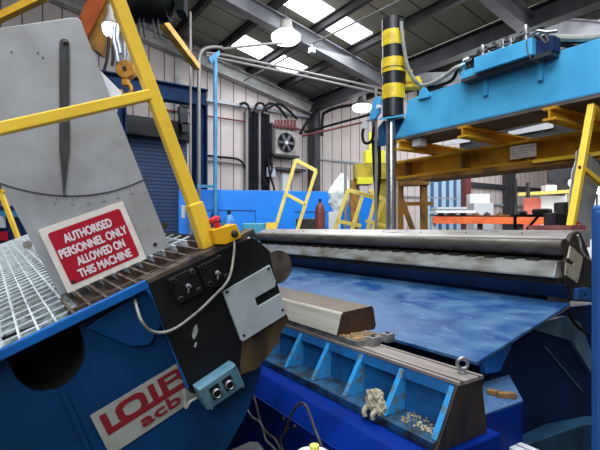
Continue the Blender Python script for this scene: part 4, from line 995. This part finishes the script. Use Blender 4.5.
solo('shutter_drive', bx_, K['fittingdk'], 'dark chain drive gear hanging beside the roller shutter', 'drive gear')

YQ = 7.25
lb = thing('blue_pole', 'slim pale blue steel pole with splayed foot before the blue panel', 'pole', PY(215, 231, YQ)*1)
p = PY(215.3, 55, YQ)
lb.location = V((p.x, YQ, 0))
build('shaft', MB().cyl((p.x, YQ, 0), (p.x, YQ, p.z), .036, 14), K['polelight'], lb)
build('head', MB().prism([PY(u, v, YQ-.03) for u, v in [(208.5, 58), (212, 55), (219.5, 50), (220, 55), (216, 59), (211, 63)]], (0, .05, 0)), K['polelight'], lb)
for sgn in (-1, 1):
    build('foot_gusset', MB().prism([V((p.x+sgn*.03, YQ, 1.85)), V((p.x+sgn*.16, YQ, 1.55)), V((p.x+sgn*.16, YQ, 1.45)), V((p.x+sgn*.03, YQ, 1.45))], (0, .03, 0)), K['portal'], lb)
build('side_arm', MB().bar(PY(197, 186, YQ), PY(213, 186.5, YQ), .03, .05), K['polelight'], lb)
solo('conduit_pole', MB().tube([V((PY(199, 200, YQ+.15).x, YQ+.15, 0)), PY(199, 200, YQ+.15), PY(199, 70, YQ+.15), PY(199.5, 58, YQ+.15), PY(202, 51, YQ+.15), PY(207, 48, YQ+.15), PY(214, 47, YQ+.15), PY(222, 47.5, YQ+.15)], .03, 10), K['conduit'], 'grey conduit pipe bending over at the top beside the pale blue pole', 'pipe')
solo('thin_pole', MB().cyl(V((PY(190.5, 200, YQ+.3).x, YQ+.3, 0)), PY(190.5, 12, YQ+.3), .024, 8), K['conduit'], 'straight thin grey pole rising past the portal frame corner', 'pole')
# pipes up in the roof and along the wall
solo('roof_pipe', MB().tube([PY(206, 53, YQ+.2), PY(222, 54.5, YQ+.2), PY(300, 71, YQ+.2), PY(384, 89, YQ+.2)], .026, 8, False), K['conduit'], 'upper long grey pipe crossing below the skylights', 'pipe', 'roof pipes')
solo('roof_pipe', MB().tube([PY(206, 55.5, YQ+.2), PY(222, 59, YQ+.2), PY(300, 75.5, YQ+.2), PY(384, 94, YQ+.2)], .026, 8, False), K['conduit'], 'lower long grey pipe crossing below the skylights', 'pipe', 'roof pipes')
solo('roof_pipe', MB().tube([PY(221, 49, YQ+.2), PY(268, 44, YQ+.1), PY(300, 41.5, YQ)], .024, 8, False), K['conduit'], 'short grey pipe rising slightly under the far skylights', 'pipe', 'roof pipes')
xq = 4.9
solo('roof_brace', MB().tube([PL(236, 85, V((xq, 0, 5.45)), V((.2, 0, 1))), PL(316, 42, V((xq, 0, 5.45)), V((.2, 0, 1))), PL(400, 0, V((xq, 0, 5.45)), V((.2, 0, 1)))], .02, 6, False), K['conduit'], 'thin grey bracing rod running under the skylights', 'rod')
solo('hanging_sensor', MB().box(PD(312, 51, 8.6)-V((.05, .05, .04)), PD(312, 51, 8.6)+V((.05, .05, .06))).cyl(PD(312, 49, 8.6), PD(312, 44.5, 8.6), .012, 6), K['greywhite'], 'small white sensor hanging from the thin bracing rod', 'sensor')
wr = [PY(u, v, YW-.12) for u, v in [(207, 100), (318, 118.5)]]
solo('cable_tray', MB().bar(V((wr[0].x-1.0, YW-.12, wr[0].z*.5+wr[1].z*.5)), V((wr[1].x, YW-.12, wr[0].z*.5+wr[1].z*.5)), .1, .07), K['railgrey'], 'grey cable tray running along the back wall above the fan', 'cable tray')
zr = PY(262, 124, YW-.1).z
solo('red_pipe', MB().cyl((wr[0].x-1.0, YW-.1, zr), (wr[1].x+.1, YW-.1, zr), .022, 8), K['redpipe'], 'thin red pipe running along the back wall under the tray', 'pipe')
zr = PY(215, 157, YW-.1).z
solo('wall_hose', MB().tube([PY(207, 155.5, YW-.1), PY(220, 157, YW-.1), PY(235, 158.5, YW-.1), PY(242, 162, YW-.12), PY(246, 170, YW-.1)], .03, 8), K['ropeblk'], 'black hose sagging along the wall right of the pale blue pole', 'hose')
solo('wall_pipe', MB().cyl(PY(207, 160, YW-.1), PY(246, 164.5, YW-.1), .03, 8), K['conduit'], 'grey pipe along the wall just under the sagging black hose', 'pipe')
solo('wall_mounted_pipe', MB().cyl(PD(305, 132, 11.5), PD(372, 114, 9.8), .03, 8), K['duct'], 'dark pipe slanting from the fan corner up to the gantry bracket', 'pipe', 'slanting pipes')
solo('wall_mounted_pipe', MB().cyl(PD(303, 136, 11.5), PD(372, 120, 9.8), .025, 8), K['redpipe'], 'dull red pipe slanting below the dark one toward the bracket', 'pipe', 'slanting pipes')
for pts_, lab in (([(300, 134), (306, 124), (312, 117), (322, 106), (334, 100), (352, 96)], 'black pipe rising from the fan corner toward the valley'), ([(322, 136), (322.5, 118), (326, 112), (340, 107), (360, 104)], 'black elbow pipe in the hall corner right of the fan')):
    solo('wall_mounted_pipe', MB().tube([PY(u, v, YW-.5) for u, v in pts_], .045, 8), K['ropeblk'], lab, 'pipe', 'black pipes in the hall corner')
# vertical cable ducts
for i, (u0, u1, m) in enumerate(((245.5, 248, 'conduit'), (248, 252.5, 'duct'), (253, 257.5, 'duct'), (258.5, 260.5, 'conduit'), (261, 265, 'duct'), (265.5, 269, 'duct'))):
    a_, b_ = PY(u0, 115, YW-.14), PY(u1, 195, YW-.14)
    solo('cable_duct', MB().box((a_.x, YW-.16, .0), (PY(u1, 115, YW-.14).x, YW-.02, PY(256, 113, YW-.1).z)), K[m],
         ('slim grey duct at the left of the duct bundle', 'second dark duct of the bundle, left pair', 'third dark duct of the bundle, beside the pale strip', 'slim pale duct in the middle of the duct bundle', 'fifth dark duct, just past the pale strip', 'last dark duct of the bundle, nearest the fan')[i], 'duct', 'vertical cable ducts on the wall')
for i, pts_ in enumerate(([(240, 104), (245, 103), (249, 108), (250, 118)], [(254, 112), (257, 104), (263, 104), (267, 112)], [(262, 113), (268, 104), (277, 106), (287, 118)], [(268, 108), (278, 104), (287, 109), (297, 119)], [(262, 170), (264, 180), (269, 190), (271, 197)], [(268, 158), (270, 175), (274, 188), (273, 197)], [(267, 160), (271, 164), (272, 169), (270, 176)])):
    solo('wall_cable', MB().tube([PY(u, v, YW-.3) for u, v in pts_], .035 if i < 4 else .03, 8), K['ropeblk'],
         ('black cable hooping over the tray at its left end', 'black cable arch over the duct bundle', 'long black cable sweeping from the ducts toward the fan', 'upper black cable sweeping down to the wall corner', 'black cable splaying out at the foot of the ducts', 'outermost black cable curving down below the white box', 'short black cable behind the white junction box')[i], 'cable', 'black cables on the back wall')
# fan / condenser
fc = PY(285, 143, YW-.35)
fn = thing('fan_unit', 'square wall fan unit with dark round grille in the corner', 'fan', fc-V((0, 0, .3)))
hw = abs(PY(295.5, 143, YW-.35).x-PY(275.5, 143, YW-.35).x)/2; hz_ = .32
build('housing', MB().box((fc.x-hw, YW-.4, fc.z-hz_), (fc.x+hw, YW-.12, fc.z+hz_)), K['fanbody'], fn, .01)
fq = V((fc.x, YW-.41, fc.z))
build('shroud', MB().lathe(fq, OUT, [(.27, 0), (.27, .015), (.25, .015), (.25, 0)], 28), K['steeldark'], fn)
build('cavity', MB().cyl(fq+V((0, .004, 0)), fq-V((0, .002, 0)), .25, 28), K['black'], fn)
for i in range(6):
    a = 2*PI*i/6
    build('blade', MB().obox(fq+V((math.cos(a)*.135, -.012, math.sin(a)*.135)), V((math.cos(a), 0, math.sin(a)))*.1, V((-math.sin(a), .25, math.cos(a)))*.035, (0, .003, 0)), K['fanblade'], fn)
build('hub', MB().cyl(fq, fq-V((0, .03, 0)), .05, 14), K['greywhite'], fn)
build('bracket', MB().box((fc.x-hw-.06, YW-.42, fc.z-hz_-.06), (fc.x+hw+.1, YW-.05, fc.z-hz_)), K['steeldark'], fn)
build('bracket', MB().box((fc.x-hw-.06, YW-.3, fc.z-hz_-.3), (fc.x-hw-.02, YW-.05, fc.z+hz_+.2)), K['steeldark'], fn)
rk = MB()
for i in range(7):
    p = PY(275.5+i*3.2, 124.5, YW-.2); rk.cyl(p-V((0, 0, .1)), p+V((0, 0, .12)), .035, 8)
rk.box((PY(272, 124, YW-.2).x, YW-.24, PY(285, 127.5, YW-.2).z), (PY(298, 124, YW-.2).x, YW-.05, PY(285, 126, YW-.2).z))
solo('pipe_manifold', rk, K['redpipe'], 'row of short rusty pipe stubs above the wall fan', 'pipe manifold')
p = PY(271.5, 172.3, YW-.2); hx = abs(PY(276, 172, YW-.2).x-PY(267.5, 172, YW-.2).x)/2
solo('junction_box', MB().box((p.x-hx, YW-.2, p.z-.12), (p.x+hx, YW-.02, p.z+.13)), K['panelgrey'], 'white junction box on the wall beside the duct bundle', 'junction box', None, .01)
p = PY(286, 184, YW-.2)
solo('wall_panel_box', MB().box((p.x-.11, YW-.2, p.z-.6), (p.x+.13, YW-.02, p.z+.28)), K['panelgrey'], 'tall pale box on the wall below the fan', 'panel box', None, .01)
solo('bracket_shelf', MB().box((PY(275, 169, YW-.2).x, YW-.3, PY(285, 170.5, YW-.2).z), (PY(304, 169, YW-.2).x, YW-.02, PY(285, 168, YW-.2).z)), K['steeldark'], 'dark steel rail on the wall under the fan unit', 'rail')

# far left machine seen under the gauge plate
def ff(u, v, t=5.2): return PD(u, v, t)
tubeframe('far_rail', 'thin bright yellow rail at the far left end of the grating deck', 'guard rail', [('post', (0, 190), (20, 243)), ('cross_bar', (6, 191), (-14, 192))], 5.3, .045, 'yellow', (20, 243))
fm_ = thing('navy_machine', 'dark navy machine body behind the far left rail', 'machine', V((ff(0, 230, 8).x, ff(0, 230, 8).y, 0)))
c = ff(-2, 215, 7.5)
build('body', MB().obox(V((c.x, c.y, .95)), RT*.9, FW*.4, UP*.95), K['bluestrip'], fm_, .02)
build('blue_ledge', MB().obox(ff(4, 214, 7.05), RT*.6, FW*.04, UP*.05), K['polelight'], fm_)
build('white_panel', MB().obox(ff(-1, 222, 7.04), RT*.09, FW*.03, UP*.09), K['greywhite'], fm_)
build('red_label', MB().obox(ff(3, 236, 7.04), RT*.06, FW*.03, UP*.07), K['signred'], fm_)

# crane girder, hoist and jib at upper left
cg = thing('crane_girder', 'orange and gold crane girder end high at the upper left', 'crane girder', PD(95, 20, 6.6))
P0 = PD(95, 22, 6.6)
fo = [PD(u, v, 6.5) for u, v in [(70, 40), (88, -4), (105, -4), (86.5, 34), (80, 50)]]
build('orange_flange', MB().prism(fo, FW*.06), K['craneor'], cg)
fo = [PD(u, v, 6.62) for u, v in [(86, 36), (104, -4), (124, -4), (97, 51), (90, 48)]]
build('gold_web', MB().prism(fo, FW*.3), K['cranegold'], cg)
jb = thing('jib_arm', 'ochre yellow jib arm slanting down from the hoist to the pole', 'jib arm', PD(196, 66, 7.6))
build('arm', MB().bar(PD(197, 67, 7.55), PD(150, 6, 5.2), .1, .1), K['yellowox'], jb, .004)
jb2 = solo('upper_rail', MB().bar(PD(-20, 27, 4.5), PD(45, -4, 4.5), .07, .08, FW), K['yellowox'], 'ochre rail crossing the top corner above the gauge plate', 'rail')
ho = thing('chain_hoist', 'bulky black chain hoist hanging from the roof at upper left', 'hoist', PD(150, 18, 5.0))
hc = PD(151, 4, 5.0)
build('motor', MB().cyl(hc-RT*.18, hc+RT*.2, .19, 20), K['hoistblk'], ho)
build('gearbox', MB().lathe(hc+RT*.03, -UP, [(.22, -.1), (.24, .0), (.22, .08), (.15, .16), (.06, .19)], 18), K['hoistblk'], ho)
build('chain_bucket', MB().obox(hc-RT*.24-UP*.02, RT*.09, FW*.1, UP*.16), K['hoistblk'], ho, .02)
build('side_plate', MB().obox(hc+RT*.34+UP*.1, RT*.05, FW*.1, UP*.22), K['hoistblk'], ho, .01)
build('suspension', MB().cyl(hc, V((hc.x, hc.y, zd(hc.x)-.1)), .03, 8), K['hoistblk'], ho)
for du in (-8, -3.5, 6, 11):
    build('lever', MB().tube([PD(148+du, 14, 4.95), PD(147+du, 24, 4.95), PD(149+du*1.1, 36+abs(du)*.3, 4.95)], .012, 6), K['fittingdk'], ho)
t_ = 5.6
hk = thing('hook_block', 'round yellow pulley block with hook hanging behind the yellow post', 'hook block', PD(127, 93, t_))
pc_ = PD(126.5, 70.5, t_)
build('sheave', MB().cyl(pc_-FW*.06, pc_+FW*.06, .112, 24), K['hoistyel'], hk, .01)
build('hub', MB().cyl(pc_-FW*.075, pc_-FW*.06, .03, 12), K['bolt'], hk)
build('neck', MB().obox(PD(126, 81, t_), RT*.04, FW*.04, UP*.06), K['hoistyel'], hk, .01)
build('hook', MB().tube([PD(127, 82, t_), PD(130.5, 86, t_), PD(131, 91, t_), PD(127, 94.5, t_), PD(122, 93.5, t_), PD(121, 90, t_)], .022, 8), K['hoistyel'], hk)
for i, (u0, v0, u1, v1) in enumerate(((117, 38, 120.5, 54), (114, 40, 118, 62), (125, 45, 124.5, 62), (128, 48, 127.5, 62), (113, 52, 112, 66), (108, 50, 104, 71))):
    solo('hoist_sling', MB().tube([PD(u0+1, v0-14, t_+.1), PD(u0, v0, t_+.1), PD((u0+u1)/2+.6, (v0+v1)/2, t_+.1), PD(u1, v1, t_+.1)], .028 if i < 4 else .02, 8), K['sling'] if i < 4 else K['fittingdk'],
         ('bright steel link hanging just left of the pulley block', 'second bright link behind the first, above the pulley', 'bright strand entering the pulley top from the left', 'bright strand entering the pulley top from the right', 'dark strand hanging left of the bright links', 'outermost dark strand nearest the gauge plate')[i], 'sling', 'strands above the hook block')

# ================================================================== RIGHT BACKGROUND
a_, b_ = PY(427, 172, YW-.05), PY(463, 172, YW-.05)
solo('strip_curtain', MB().box((a_.x, YW-.06, 0), (b_.x, YW-.02, PY(445, 168, YW-.05).z+.2)), K['curtain'], 'pale blue plastic strip curtain over the far doorway', 'strip curtain')
TB = 11.0
rkk = thing('pallet_rack', 'orange pallet rack with boxed front beam at the back right', 'rack', V((D(495, 220, TB).x, D(495, 220, TB).y, 0)))
build('front_beam', MB().bar(D(433, 220, TB), D(566, 221, TB), .1, .17), K['orange'], rkk, .005)
for u in (433.5, 480, 520, 560):
    p = D(u, 210, TB+.2); build('upright', MB().obox(V((p.x, p.y, .9)), RT*.05, FW*.05, UP*.95), K['darkitem'] if u != 433.5 else K['greywhite'], rkk)
build('shelf_deck', MB().bar(D(433, 215.6, TB+.4), D(566, 216.4, TB+.4), .7, .03), K['wood'], rkk)
for i, (u0, u1, v, m, lab) in enumerate(((434, 463, 208.6, 'greywhite', 'pale board lying on top of the stack over the orange beam'), (433, 472, 212, 'white', 'long white board under the pale one on the orange beam'))):
    solo('board', MB().bar(D(u0, v, TB+.1), D(u1, v, TB+.1), .5, .06), K[m], lab, 'board', 'boards on the rack')
for i, u in enumerate((441, 452, 463, 476, 487, 500)):
    p = D(u, 214.2 if i < 3 else 214.6, TB+.05)
    solo('rack_part', MB().obox(p, RT*.06, FW*.05, UP*.03).cyl(p+UP*.02, p+UP*.06, .03, 8), K['darkitem'] if i % 2 == 0 else K['wood'],
         ('dark fitting at the left end of the orange beam', 'wooden bearer beside the left dark fitting on the orange beam', 'dark fitting under the end of the white board', 'wooden bearer just right of the white boards', 'dark fitting below the grey box on the rack', 'wooden bearer near the dark steel column')[i], 'fitting', 'small parts along the rack beam')
def slab_(nm, u0, v0, u1, v1, t, th_, m, lab, cat, down=False, bev=.005):
    a_, b_ = D(u0, v0, t), D(u1, v1, t)
    z0 = 0 if down else min(a_.z, b_.z); z1 = max(a_.z, b_.z); c = (a_+b_)/2
    return solo(nm, MB().obox(V((c.x, c.y, (z0+z1)/2))+FW*th_/2, RT*abs((u1-u0)/F*t/2), FW*th_/2, UP*(z1-z0)/2), K[m], lab, cat, None, bev)
slab_('white_crate', 470, 194, 490, 205, 14, .3, 'white', 'white crate standing behind the grey box at the back right', 'crate', True)
slab_('grey_box', 474, 203, 493.5, 213, 12.5, .5, 'greywhite', 'flat grey box on the rack behind the orange beam', 'box', True)
slab_('salmon_board', 524, 198, 541, 230, 12.5, .05, 'salmon', 'salmon pink board standing beside the white board', 'board', True)
slab_('white_board', 541.2, 196, 566, 232, 12.5, .05, 'white', 'large white board under the yellow rail at the back right', 'board', True)
slab_('white_board', 566, 194, 600, 232, 12.9, .05, 'white', 'white board showing behind the leaning yellow rail', 'board', True)
yr = thing('yellow_boom', 'long yellow boom rail above the salmon and white boards', 'boom', V((D(540, 200, 12).x, D(540, 200, 12).y, 0)))
build('boom', MB().bar(D(518, 194.5, 12), D(568, 191.5, 12), .1, .09), K['yellowlt'], yr, .004)
build('boom_post', MB().obox(V((D(570, 200, 12).x, D(570, 200, 12).y, 1.25)), RT*.05, FW*.05, UP*1.25), K['yellowlt'], yr)
build('clamp', MB().obox(D(528, 190, 11.92), RT*.03, FW*.05, UP*.2), K['darkitem'], yr)
st = thing('tripod_stand', 'slim dark tripod stand beside the salmon pink board', 'stand', V((D(518, 210, 12.25).x, D(518, 210, 12.25).y, 0)))
build('mast', MB().cyl(V((D(516, 200, 12.25).x, D(516, 200, 12.25).y, 1.3)), D(516, 179, 12.25), .03, 8), K['steeldark'], st)
for sgn in (-1, 0, 1):
    q = D(516, 202, 12.25); build('leg', MB().cyl(q, V((q.x, q.y, 0))+RT*.22*sgn+FW*(.15 if sgn == 0 else -.05), .025, 6), K['steeldark'], st)
slab_('white_case', 546, 185, 557, 192, 12.1, .25, 'white', 'white case sitting on the yellow boom rail', 'case')
slab_('dark_case', 558.5, 183, 571, 191.5, 12.2, .25, 'darkitem', 'dark rounded case on the boom beside the white one', 'case')
slab_('dark_wall_panel', 549, 168, 572, 183, 15.5, .1, 'steeldark', 'dark panel on the far wall above the cases', 'panel')
# black bench with parts
bn = thing('work_bench', 'black steel bench with diagonal brace behind the roller end', 'bench', V((D(532, 220, 6.8).x, D(532, 220, 6.8).y, 0)))
build('bench_top', MB().bar(D(513.5, 215.8, 6.8), D(549, 215.5, 6.8), .22, .035), K['black'], bn)
for u in (515, 550):
    p = D(u, 217, 6.8); build('leg', MB().obox(V((p.x, p.y, p.z/2)), RT*.018, FW*.018, UP*p.z/2), K['black'], bn)
build('brace', MB().bar(D(527, 229, 6.8), D(538, 216.5, 6.8), .03, .03, FW), K['black'], bn)
p = D(542, 212.5, 6.8); solo('steel_lump', MB().lathe(p-UP*.045, UP, [(.11, 0), (.135, .03), (.14, .08), (.12, .1)], 20), K['darkitem'], 'dark round casting sitting on the black bench', 'casting')
p = D(523, 212.6, 6.8); solo('steel_lump', MB().ball(p, .06, 12, (1.3, 1, .7)), K['darkitem'], 'smaller dark lump at the left end of the black bench', 'casting')
bx = thing('dark_machine', 'dark grey machine block between the bench and the leaning rail', 'machine', V((D(557, 220, 6.2).x, D(557, 220, 6.2).y, 0)))
p = D(556.5, 213, 6.2); build('body', MB().obox(V((p.x, p.y, p.z/2)), RT*.1, FW*.15, UP*p.z/2), K['darkitem'], bx, .01)
p = D(562.5, 206, 6.2); build('head', MB().obox(p+UP*(-.05), RT*.055, FW*.12, UP*.1), K['darkitem'], bx, .01)
for (u, v, t) in ((572.5, 183, 9.5), (598.5, 190, 9.5)):
    p = D(u, v, t)
    o = thing('flood_lamp', 'bright flood lamp showing left of the leaning yellow rail' if u < 580 else 'bright flood lamp showing right of the grey gauge plate', 'lamp', V((p.x, p.y, 0)), 'flood lamps on stands')
    build('glowing_lens', MB().cyl(p, p-FW*.03, .085, 16), K['tube'], o)
    build('reflector', MB().cyl(p+FW*.1, p+FW*.002, .05, 16, .1), K['steeldark'], o)
    build('stand', MB().cyl(V((p.x, p.y, 0))+FW*.05, p+FW*.05-UP*.04, .02, 8), K['steeldark'], o)

# ================================================================== LIGHT, CAMERA
wd = bpy.data.worlds.new('hall air'); bpy.context.scene.world = wd; wd.use_nodes = True
wd.node_tree.nodes['Background'].inputs['Color'].default_value = (.75, .85, 1, 1); wd.node_tree.nodes['Background'].inputs['Strength'].default_value = .3
def area(loc, size, power, aim=None, col=(.92, .96, 1)):  # area lamps added as fill, with no fixture in the hall
    l = bpy.data.lights.new('added fill light', 'AREA'); l.shape = 'RECTANGLE'; l.size, l.size_y = size; l.energy = power; l.color = col
    o = bpy.data.objects.new('added fill light', l); C.objects.link(o); o.location = loc
    if aim is not None: o.rotation_euler = (V(aim)-V(loc)).to_track_quat('-Z', 'Y').to_euler()
    return o
area((.5, .6, 6.3), (6, 3), 420)
area((9.6, 1.5, 5.2), (4, 5), 620, (13.5, 7.5, 1.5))
area((5.4, 8.0, 5.3), (2.6, 3.4), 130)
area((3.4, 4.6, 5.8), (2.5, 2.0), 260, (4.6, 7.2, 1.6))
area((13.5, 7.0, 6.2), (6, 4), 500)
area((9.6, 6.0, 3.4), (1.2, 1.2), 160, (10.2, 6.2, 6.2))
area((-5, -4.5, 5.6), (6, 4), 440, (3.0, 3.0, 1.6))
cam = bpy.data.cameras.new('camera'); co = bpy.data.objects.new('camera', cam); C.objects.link(co)
co.location = EYE; co.rotation_euler = (PI/2, 0, -math.atan2(300, 450))
cam.sensor_width = 36; cam.lens = 27; cam.shift_y = (HZ-225)/600; cam.clip_start = .05; cam.clip_end = 200
scn = bpy.context.scene; scn.camera = co
scn.view_settings.view_transform = 'Standard'; scn.view_settings.look = 'None'
scn.view_settings.exposure = .03
try:
    scn.cycles.use_denoising = True; scn.cycles.max_bounces = 6; scn.cycles.sample_clamp_indirect = 4
except Exception: pass
